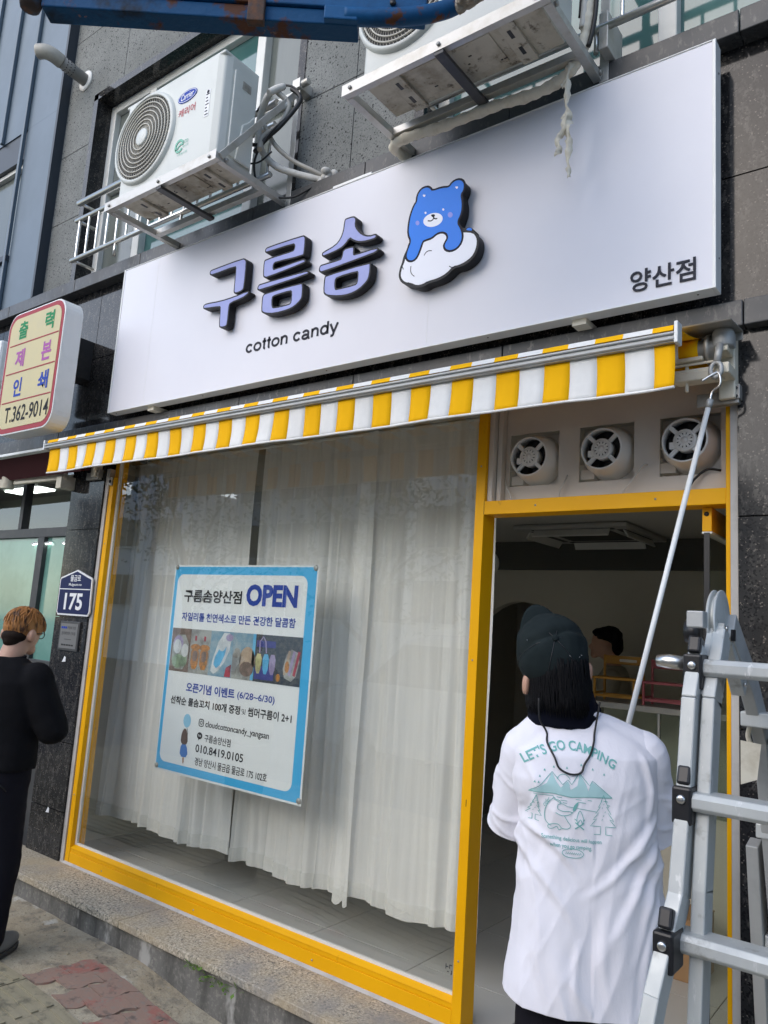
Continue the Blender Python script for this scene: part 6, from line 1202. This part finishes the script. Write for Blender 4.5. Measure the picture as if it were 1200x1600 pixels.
# sleeves: open tubes with a flat hem
def sleeve(a,b,ra,rb,sd):
    a=Vector(a); b=Vector(b); d=(b-a).normalized(); q=MB(); q.cap(a,b+d*.05,ra,rb,24)
    def wr(c,n):
        l=c-a; t=l.dot(d)/(b-a).length; return (.008*noise.noise(c*11+Vector((sd,0,0)))+.006*(1-min(1,abs(2.2*noise.noise(Vector((c.x*15+c.z*16,c.y*15,c.z*10+sd))))))**3)*max(0,min(1,t*2.5))
    o=solid(q,'sleeve',K['shirt'],shirt,.0062,3,wrinkle=wr); trim(o,b,d)
    md_=o.modifiers.new('solid','SOLIDIFY'); md_.thickness=.003; md_.offset=0
    return o
sl_=sleeve(F(-.074,.005,1.388),F(-.096,.10,1.165),.077,.068,1.0); sleeve(F(.238,.0,1.390),F(.298,.07,1.172),.080,.074,5.0)
bm=bmesh.new(); bm.from_mesh(shirt.data); bm.from_mesh(sl_.data); tree_=BVHTree.FromBMesh(bm)
def on_shirt(u,z,off=.0016):
    u=.012+.93*u
    o_=F(u,-.6,z); h,n,i,d=tree_.ray_cast(o_,F.f)
    if h is None: h=F(u,-.13,z); n=-F.f
    return h+(-F.f)*off
def print_poly(mb,pts,off=.0016):
    """lay a small outline on the back of the shirt, finely cut so it follows the cloth"""
    tb=bmesh.new(); vs=[tb.verts.new((p[0],p[1],0)) for p in pts]
    try: tb.faces.new(vs)
    except Exception: tb.free(); return
    bmesh.ops.triangulate(tb,faces=tb.faces[:]); 
    for _ in range(4):
        es=[e for e in tb.edges if e.calc_length()>.009]
        if not es: break
        bmesh.ops.subdivide_edges(tb,edges=es,cuts=1); bmesh.ops.triangulate(tb,faces=tb.faces[:])
    tb.verts.index_update(); mb.add([on_shirt(v.co.x,v.co.y,off) for v in tb.verts],[tuple(v.index for v in f.verts) for f in tb.faces],True); tb.free()
def print_line(mb,pts,wd=.0024,off=.0018):
    P=[]
    for a,b_ in zip(pts[:-1],pts[1:]):
        n=max(1,int((Vector(b_)-Vector(a)).length/.008)); P+=[(a[0]+(b_[0]-a[0])*i/n,a[1]+(b_[1]-a[1])*i/n) for i in range(n)]
    P.append(pts[-1]); L=[];R2=[]
    n=len(P)
    for i,p in enumerate(P):
        t_=(Vector(P[min(i+1,n-1)])-Vector(P[max(i-1,0)])); t_=t_.normalized() if t_.length>0 else Vector((1,0)); nn=Vector((-t_.y,t_.x))*wd/2
        L.append(on_shirt(p[0]+nn.x,p[1]+nn.y,off)); R2.append(on_shirt(p[0]-nn.x,p[1]-nn.y,off))
    mb.add(L+R2,[(i,i+1,n+i+1,n+i) for i in range(n-1)])
def print_text(mb,tx,fn,bold=.0):
    vs,fs=text2d(tx,bold); ax=min(v[0] for v in vs);bx=max(v[0] for v in vs);az=min(v[1] for v in vs);bz=max(v[1] for v in vs)
    mb.add([on_shirt(*fn((v[0]-ax)/(bx-ax),(v[1]-az)/(bz-az)),.0018) for v in vs],fs)
def arcfn(t,h):
    a=R_(158-136*t); r=.150+h*.026-.010*0; cxx,czz=-.002,1.262
    return (cxx+r*math.cos(a)*.90,czz+r*math.sin(a)*.97+(.02*t))
# the line of writing bends over the mountains
pr=MB()
def arc2(t,h):
    u0=-.125+.245*t; zc=1.352+.062*math.sin(math.pi*min(1,.10+t*.80))+.004*t; sl=(.062*math.pi*.80*math.cos(math.pi*(.10+t*.80)))/.245
    q=Vector((-sl,1)).normalized(); return (u0+q.x*h*.025,zc+q.y*h*.025)
print_text(pr,"LET'S GO CAMPING",arc2,.022)
tx1=lambda u0,u1,z0,z1:(lambda t,h:(u0+(u1-u0)*t,z0+(z1-z0)*h))
print_text(pr,'Something delicious will happen',tx1(-.075,.086,1.186,1.199),.006); print_text(pr,'when you go camping.',tx1(-.052,.060,1.168,1.182),.006); [print_line(pr,[(-.011+k*.0055,1.1570),(-.008+k*.0055,1.1625),(-.0065+k*.0055,1.1570)],.0012) for k in range(8)]; print_text(pr,'cider',(lambda t,h:(-.070+.014*t-.006*h,1.268+.020*t+.010*h)))
print_line(pr,[(.009+.029*math.cos(a),1.1595+.0115*math.sin(a)) for a in [i*math.pi/14 for i in range(29)]],.0016)
for u,z in ((-.086,1.345),(-.073,1.362),(-.048,1.372),(-.10,1.330),(-.09,1.330),(.028,1.382),(.060,1.373),(.092,1.362),(-.012,1.372)): print_poly(pr,[(u-.003,z-.002),(u+.003,z-.002),(u,z+.004)])
# mountains outline, lake strokes
print_line(pr,[(-.112,1.302),(-.083,1.325),(-.053,1.360),(-.025,1.330),(-.010,1.343),(.0,1.332),(.022,1.362),(.050,1.332),(.058,1.345),(.114,1.305)],.0018); print_line(pr,[(-.112,1.302),(-.05,1.306),(.0,1.300),(.05,1.304),(.114,1.305)],.0018)
print_line(pr,[(-.022+.019*math.cos(a),1.337+.019*math.sin(a)) for a in [i*math.pi/10 for i in range(1,10)]],.0014)
for u,z,l in ((-.03,1.291,.018),(-.024,1.285,.012),(.012,1.296,.016),(.02,1.289,.02),(.045,1.296,.012),(-.04,1.298,.014),(.09,1.296,.012),(.1,1.286,.009)): print_line(pr,[(u,z),(u+l,z-.001)],.0014)
print_line(pr,[(-.10,1.298),(-.05,1.300),(-.045,1.290),(-.01,1.276),(.035,1.272),(.072,1.268)],.0014)
def pine(u0,z0,wd,hh,n):
    L=[(u0,z0+hh)]
    for k in range(n):
        q=(k+1)/n; L.append((u0-wd*q*.5,z0+hh*(1-.80*q))); L.append((u0-wd*q*.30,z0+hh*(1-.80*q)+hh*.025))
    L=L[:-1]+[(u0-wd*.10,z0+hh*.20),(u0-wd*.10,z0)]
    print_line(pr,L,.0016); print_line(pr,[(2*u0-p[0],p[1]) for p in L],.0016); print_line(pr,[(u0-wd*.35,z0-.001),(u0-wd*.1,z0)],.0014); print_line(pr,[(u0+wd*.35,z0-.001),(u0+wd*.1,z0)],.0014)
    for k in range(5): print_line(pr,[(u0-.004+.004*(k%3),z0+hh*(.35+.1*k)),(u0-.002+.004*(k%3),z0+hh*(.39+.1*k))],.0012)
pine(.090,1.213,.072,.098,5); pine(-.093,1.228,.036,.068,5)
# a bear seated by a camp fire with a bottle
print_line(pr,[tuple(p) for p in smooth_path([(-.052,1.222),(-.066,1.235),(-.068,1.262),(-.060,1.282),(-.052,1.291),(-.046,1.296),(-.042,1.291),(-.034,1.290),(-.028,1.283),(-.036,1.278),(-.036,1.268),(-.022,1.263),(-.006,1.264),(.003,1.262)],4)],.0017)
print_line(pr,[tuple(p) for p in smooth_path([(-.042,1.258),(-.025,1.252),(-.006,1.255),(.004,1.262),(.008,1.268)],4)],.0017); print_line(pr,[tuple(p) for p in smooth_path([(-.018,1.252),(-.008,1.238),(.0,1.228),(-.006,1.220),(-.022,1.219),(-.032,1.228),(-.046,1.228),(-.058,1.222),(-.056,1.215),(-.046,1.216),(-.036,1.222),(-.030,1.214),(-.024,1.218)],4)],.0017)
print_poly(pr,[(.004,1.268),(.011,1.266),(.018,1.280),(.020,1.290),(.016,1.288),(.008,1.280)])
print_line(pr,[tuple(p) for p in smooth_path([(.018,1.236),(.016,1.248),(.024,1.268),(.034,1.250),(.032,1.236),(.026,1.246),(.018,1.236)],4)],.0017); print_line(pr,[(.012,1.222),(.036,1.238)],.003); print_line(pr,[(.036,1.222),(.012,1.238)],.003); print_line(pr,[(.010,1.247),(.016,1.243)],.002); print_line(pr,[(.038,1.247),(.034,1.243)],.002)
pr.build('shirt_print',K['print'],shirt)
pl_=MB(); print_poly(pl_,[(-.110,1.303),(-.068,1.330),(-.053,1.358),(-.042,1.336),(-.030,1.322),(-.012,1.338),(-.002,1.318),(.016,1.330),(.023,1.360),(.040,1.335),(.046,1.318),(.056,1.343),(.112,1.306),(.05,1.305),(.0,1.301),(-.05,1.307)],.0013); print_poly(pl_,[(-.010,1.339),(-.018,1.330),(-.004,1.328)],.0013); pl_.build('shirt_print',K['print_l'],shirt)
# collar rib
q=MB(); q.tube([F(cu-.047+.088*math.cos(a),-.002+.078*math.sin(a),1.496+.010*math.cos(a)-.006*math.sin(a)) for a in [i*2*math.pi/32 for i in range(32)]],.0075,8,closed=True); q.build('collar',K['shirt'],shirt)
# cap: crown tipped back because the worker looks up, bill beyond it
ctr=F(-.016,.008,1.658); tilt=Matrix.Rotation(1.02,3,'X'); side=Matrix.Rotation(-.24,3,'Y'); CR=F.rot@side@tilt
vs=[];fs=[];nr=26;sg_=72
for i in range(nr+1):
    th=(math.pi*.5+.20)*i/nr
    for k in range(sg_):
        ph=2*math.pi*k/sg_; rx,ry,rz=.100,.112,.108
        x=rx*math.sin(th)*math.cos(ph); y=ry*math.sin(th)*math.sin(ph); z=rz*math.cos(th)-.006*max(0,math.cos(th))**8
        sm=1-.010*abs(math.cos(3*ph))**30*math.sin(th)-.085*math.exp(-((y-.016-.10*x)/.010)**2)*max(0,math.cos(th))**.6+.17*max(0,math.sin(ph+.25))*math.sin(th)
        vs.append(ctr+CR@(Vector((x,y,z))*sm))
for i in range(nr):
    for k in range(sg_): k2=(k+1)%sg_; fs.append((i*sg_+k,i*sg_+k2,(i+1)*sg_+k2,(i+1)*sg_+k))
q=MB(); q.add(vs,fs,True); q.f=[f for f in q.f]; cp=q.build('cap',K['cap'],p1); md=cp.modifiers.new('solid','SOLIDIFY'); md.thickness=.003; md.offset=1; md2=cp.modifiers.new('sub','SUBSURF'); md2.levels=1; md2.render_levels=1
for v in cp.data.vertices: v.co+=v.normal*(.006*noise.noise(v.co*16)+.002*noise.noise(v.co*45))
q=MB(); vs=[];fs=[]
for i in range(7):
    for k in range(17):
        a=R_(22+136*k/16); ex=i/6; rx=.094+.0*ex; bx_=math.cos(a)*(.094-.012*ex); by=math.sin(a)*.108+ex*.078*math.sin(a)**1.2; bz=-.014-.030*(math.cos(a)**2)*(1-.2*ex)+.004*ex
        vs.append(ctr+CR@Vector((bx_,by,bz)))
for i in range(6):
    for k in range(16): a=i*17+k; fs.append((a,a+1,a+18,a+17))
q.add(vs,fs,True); bi=q.build('cap_bill',K['cap'],cp); md=bi.modifiers.new('solid','SOLIDIFY'); md.thickness=.004
q=MB(); q.ell(ctr+CR@Vector((0,0,.104)),(.010,.010,.006),CR,12,8); q.build('cap_button',K['cap'],cp)
q=MB(); rn=random.Random(6)
for k in range(7):
    d=Vector((rn.uniform(-1,1),rn.uniform(-1,.6),rn.uniform(.0,1))).normalized(); p=ctr+CR@Vector((d.x*.103,d.y*.116,d.z*.110)); e=CR@Vector((rn.uniform(-1,1),rn.uniform(-1,1),rn.uniform(-1,1))).normalized(); q.tube([p,p+e*.004],.0004,4)
q.build('lint',K['plate_white'],cp)
q=MB()
for ph in (0,math.pi/3,2*math.pi/3):
    P=[]
    for i in range(-10,11):
        th=(math.pi*.5+.1)*i/10; P.append(ctr+CR@Vector((.1015*math.sin(th)*math.cos(ph),.1135*math.sin(th)*math.sin(ph),.1085*math.cos(th)-.006*max(0,math.cos(th))**8)))
    q.tube(P,.0010,5)
q.build('cap_seam',K['black'],cp)
# hair below the cap and dark neck cloth
hmb=MB(); hmb.ell(F(-.006,-.006,1.600),(.078,.090,.090),F.rot); hmb.ell(F(.008,-.030,1.555),(.084,.066,.080),F.rot); hmb.ell(F(.088,.01,1.555),(.014,.03,.065),F.rot); hmb.ell(F(-.07,.02,1.54),(.018,.03,.045),F.rot)
hair=solid(hmb,'hair',K['hair'],p1,.007,4,wrinkle=lambda c,n: .004*noise.noise(Vector((c.x*70,c.y*70,c.z*9))))
q=MB(); rn=random.Random(21)
for k in range(330):
    a=rn.uniform(math.pi*.96,math.pi*2.06); P=[]; bz=rn.uniform(1.62,1.66); ez=rn.uniform(1.495,1.525); sw_=rn.uniform(-.22,.22)
    for t_ in range(6):
        tt=t_/5; zz=bz+(ez-bz)*tt; rx_=.083+.008*tt; P.append(F(-.004+.012*tt+rx_*math.cos(a+sw_*tt),-.010+.088*math.sin(a+sw_*tt)*(1.0+.10*tt)-.003*rn.random(),zz))
    q.tube(P,[.0016,.002,.002,.002,.0016,.0006],4)
q.build('hair_strands',K['hair'],hair)
nk=MB(); F.ring_tube(nk,[(1.465,.018,-.004,.102,.088),(1.50,.018,-.008,.098,.087),(1.535,.014,-.010,.093,.086),(1.575,.010,-.010,.085,.080)],28,2.1); nk.ell(F(.095,.0,1.517),(.03,.05,.018),F.rot); solid(nk,'neck_cloth',K['navy'],p1,.008,3,wrinkle=lambda c,n:.004*noise.noise(c*30))
q=MB(); Lp=[(-.070,1.545),(-.066,1.49),(-.060,1.455),(-.062,1.430),(-.046,1.395),(-.036,1.372),(-.014,1.360),(.010,1.358),(.028,1.366),(.036,1.385),(.055,1.410),(.070,1.440),(.076,1.462),(.090,1.492),(.098,1.545)]
q.tube(smooth_path([on_shirt(u,z,.006) if z<1.47 else F(u,-.085,z) for u,z in Lp],5),.0027,6); q.build('cord_loop',K['cable'],p1)
bm.free()
# ------------------------------------------------------------ passer-by in black
G=Frame((-4.0,-.84,.0),(-.40,.916,0)); p2=thing('person',tuple(G(0,0,0)),'person with orange dyed hair in black sweater and black trousers looking down','person')
b=MB(); hc=G(.0,.085,1.568)
tl=Matrix.Rotation(-.30,3,'X')
b.ell(hc,(.080,.098,.112),G.rot@Matrix.Rotation(.25,3,'X').inverted()); b.cap(G(0,-.02,1.36),G(0,.045,1.50),.064,.062); b.ell(G(0,.182,1.540),(.014,.022,.022),G.rot); b.ell(G(0,.150,1.475),(.034,.032,.028),G.rot); b.ell(G(0,.168,1.500),(.023,.012,.008),G.rot)
for s_ in (-1,1): b.ell(G(s_*.088,.050,1.553),(.016,.026,.037),G.rot); b.ell(G(s_*.032,.165,1.568),(.014,.01,.010),G.rot)
G.ring_tube(b,[(.84,0,0,.15,.10),(1.05,0,0,.15,.10),(1.25,0,-.01,.17,.105),(1.36,0,-.02,.15,.08)])
for s_ in (-1,1):
    sh,el,wr=G(s_*.195,-.01,1.34),G(s_*.285,.02,1.08),G(s_*.07,.27,1.13); b.cap(sh,el,.05,.042); b.cap(el,wr,.042,.028); hand(b,wr,G.f*.6-G.r*s_*.55+Vector((0,0,.3)),Vector((0,0,1))-G.r*s_*.3,.7,s_)
    hip=G(s_*.09,0,.86); kn=G(s_*.10,.02,.46); an=G(s_*.115,-.02,.09); b.cap(hip,kn,.085,.058); b.cap(kn,an,.055,.038)
solid(b,'body',K['skin_d'],p2,.009,5)
s=MB(); G.ring_tube(s,[(.89,0,.0,.208,.142),(.97,0,0,.210,.144),(1.08,0,-.005,.206,.138),(1.2,0,-.01,.215,.142),(1.32,0,-.015,.222,.136),(1.39,0,-.02,.180,.105),(1.44,0,-.015,.092,.080)],32,2.5)
for s_ in (-1,1): s.cap(G(s_*.190,-.01,1.335),G(s_*.290,.03,1.10),.092,.080,16); s.cap(G(s_*.290,.03,1.10),G(s_*.105,.215,1.115),.066,.052,16)
sw=solid(s,'sweater',K['sweater'],p2,.010,5,wrinkle=lambda c,n: .008*noise.noise(Vector((c.x*8,c.y*8,c.z*5)))+.004*noise.noise(c*20))
q=MB(); q.tube([G(.088*math.cos(a),-.010+.078*math.sin(a),1.440+.008*math.sin(a)) for a in [i*2*math.pi/24 for i in range(24)]],.009,8,closed=True); q.build('collar',K['sweater'],sw)
t=MB(); G.ring_tube(t,[(.72,0,0,.188,.135),(.86,0,0,.192,.14),(.96,0,0,.18,.13)])
for s_ in (-1,1): hip=G(s_*.085,0,.80); kn=G(s_*.105,.02,.46); an=G(s_*.12,-.02,.10); t.cap(hip,kn,.112,.090); t.cap(kn,an,.090,.072)
tr=solid(t,'trousers',K['pants'],p2,.011,5,wrinkle=lambda c,n: .007*noise.noise(Vector((c.x*9,c.y*9,c.z*6)))+.003*noise.noise(c*26))
q=MB(); q.tube([G(.172*math.cos(a),.124*math.sin(a),.905) for a in [-1.9+i*.12 for i in range(18)]],.004,5); q.tube([G(.12,-.128,.86),G(.165,-.09,.80)],.003,5); q.build('pocket_seam',K['cable'],tr)
for s_ in (-1,1):
    q=MB(); f0=G(s_*.13,.0,gz(-4)); q.ell(f0+G.f*.05+Vector((0,0,.05)),(.050,.135,.045),G.rot); q.ell(f0-G.f*.03+Vector((0,0,.065)),(.045,.06,.05),G.rot); sh=solid(q,'shoe',K['shoe'],p2,.008,3)
    q=MB(); q.poly([(.050*math.cos(a),.145*math.sin(a)) for a in [i*math.pi/12 for i in range(24)]],0,.026,fn=lambda a,bb_,z: f0+G.r*a+G.f*(bb_+.04)+Vector((0,0,z))); q.build('sole',K['sole'],sh,bevel=.004)
# hair: bowl of dyed hair over a dark clipped nape
hb=MB(); hb.ell(G(0,.030,1.548),(.070,.072,.040),G.rot); hb.ell(G(0,.012,1.522),(.046,.052,.034),G.rot); K['hair_b']=mat('dark_brown_clipped_hair',(.016,.010,.007),.8,spec=.15,bump=(150,.8,.004,(1,1,.2))); solid(hb,'clipped_hair',K['hair_b'],p2,.007,3)
hm=MB(); st_=MB(); rn=random.Random(12)
hm.ell(hc+Vector((0,0,.028)),(.094,.112,.104),G.rot@Matrix.Rotation(-.22,3,'X'))
for k in range(260):
    a=rn.uniform(0,6.283); th0=rn.uniform(.05,.75); th1=th0+rn.uniform(.55,1.0); tw=rn.uniform(-.5,.5); lift=rn.uniform(1.0,1.07); P=[]
    RH=G.rot@Matrix.Rotation(-.22,3,'X')
    for q_ in range(6):
        th=min(1.84,th0+(th1-th0)*q_/5); an=a+tw*q_/5; P.append(hc+Vector((0,0,.022))+RH@Vector((.093*math.sin(th)*math.cos(an),.112*math.sin(th)*math.sin(an),.104*math.cos(th)))*(lift+.012*q_/5*rn.uniform(0,2)))
    st_.tube(P,[.0055,.006,.0055,.005,.004,.0012],5)
ho=solid(hm,'hair',K['hair_o'],p2,.006,2,wrinkle=lambda c,n:.0035*noise.noise(Vector((c.x*80,c.y*80,c.z*12))))
bm=bmesh.new(); bm.from_mesh(ho.data); bmesh.ops.delete(bm,geom=[v for v in bm.verts if v.co.z<1.524 or ((v.co-hc).dot(G.f)>.0 and v.co.z<1.555+.0) or ((v.co-hc).dot(G.f)>.05 and v.co.z<1.59)],context='VERTS'); bm.to_mesh(ho.data); bm.free()
st_.build('hair_strands',K['hair_o'],ho)
gl=MB()
for s_ in (-1,1):
    gl.tube([G(s_*.034+.026*math.cos(a),.186-.006*abs(math.cos(a)),1.558+.022*math.sin(a)) for a in [i*2*math.pi/20 for i in range(20)]],.0028,6,closed=True); gl.tube([G(s_*.060,.178,1.564),G(s_*.086,.13,1.567),G(s_*.092,.065,1.564)],.0025,6)
gl.tube([G(-.01,.186,1.561),G(.01,.186,1.561)],.002,6); gs_=gl.build('glasses',K['black'],p2)
# ------------------------------------------------------------ man inside the shop
H=Frame((-2.05,2.55,.14),(-.9,-.25,0)); p3=thing('person',tuple(H(0,0,0)),'person with short black hair standing inside behind the counter looking down','person')
H.b=Vector((-2.10,2.60,.15))
b=MB(); b.ell(H(0,.05,1.56),(.074,.094,.112),H.rot@Matrix.Rotation(-.3,3,'X')); b.cap(H(0,-.03,1.36),H(0,.02,1.5),.056,.054); b.ell(H(0,.148,1.535),(.014,.022,.020),H.rot); b.ell(H(0,.125,1.475),(.03,.028,.025),H.rot); b.ell(H(0,.14,1.50),(.02,.012,.008),H.rot)
for s_ in (-1,1): b.ell(H(s_*.076,.035,1.55),(.01,.02,.03),H.rot); b.ell(H(s_*.03,.135,1.575),(.014,.01,.009),H.rot)
H.ring_tube(b,[(.84,0,0,.15,.10),(1.1,0,0,.15,.10),(1.3,0,-.01,.17,.1),(1.37,0,-.02,.13,.07)])
for s_ in (-1,1):
    sh,el,wr=H(s_*.18,-.01,1.33),H(s_*.23,.05,1.08),H(s_*.10,.28,1.02); b.cap(sh,el,.048,.04); b.cap(el,wr,.04,.027); hand(b,wr,H.f-H.r*s_*.3,Vector((0,0,-1)),.6,s_); b.cap(H(s_*.09,0,.86),H(s_*.1,.02,.45),.085,.058); b.cap(H(s_*.1,.02,.45),H(s_*.11,-.01,.06),.055,.04)
solid(b,'body',K['skin_d'],p3,.010,5)
s=MB(); H.ring_tube(s,[(.80,0,0,.185,.125),(1.0,0,0,.185,.125),(1.2,0,-.01,.19,.125),(1.32,0,-.015,.195,.115),(1.37,0,-.02,.15,.09),(1.41,0,-.02,.08,.07)])
for s_ in (-1,1): s.cap(H(s_*.165,-.01,1.315),H(s_*.225,.04,1.12),.075,.066)
K['grey_shirt']=mat('beige_shirt',(.33,.30,.24),.9); solid(s,'shirt',K['grey_shirt'],p3,.011,5)
t=MB(); H.ring_tube(t,[(.72,0,0,.17,.12),(.88,0,0,.172,.125)])
for s_ in (-1,1): t.cap(H(s_*.085,0,.8),H(s_*.105,.02,.45),.10,.08); t.cap(H(s_*.105,.02,.45),H(s_*.115,-.01,.07),.08,.062); t.ell(H(s_*.115,.05,.045),(.045,.13,.045),H.rot)
solid(t,'trousers',K['pants'],p3,.012,4)
hm=MB(); hm.ell(H(0,.03,1.615),(.083,.102,.075),H.rot@Matrix.Rotation(-.2,3,'X')); hm.ell(H(0,-.03,1.56),(.076,.05,.08),H.rot); hm.ell(H(0,.10,1.64),(.06,.04,.03),H.rot); solid(hm,'hair',K['hair'],p3,.008,3,wrinkle=lambda c,n:.006*noise.noise(c*40))
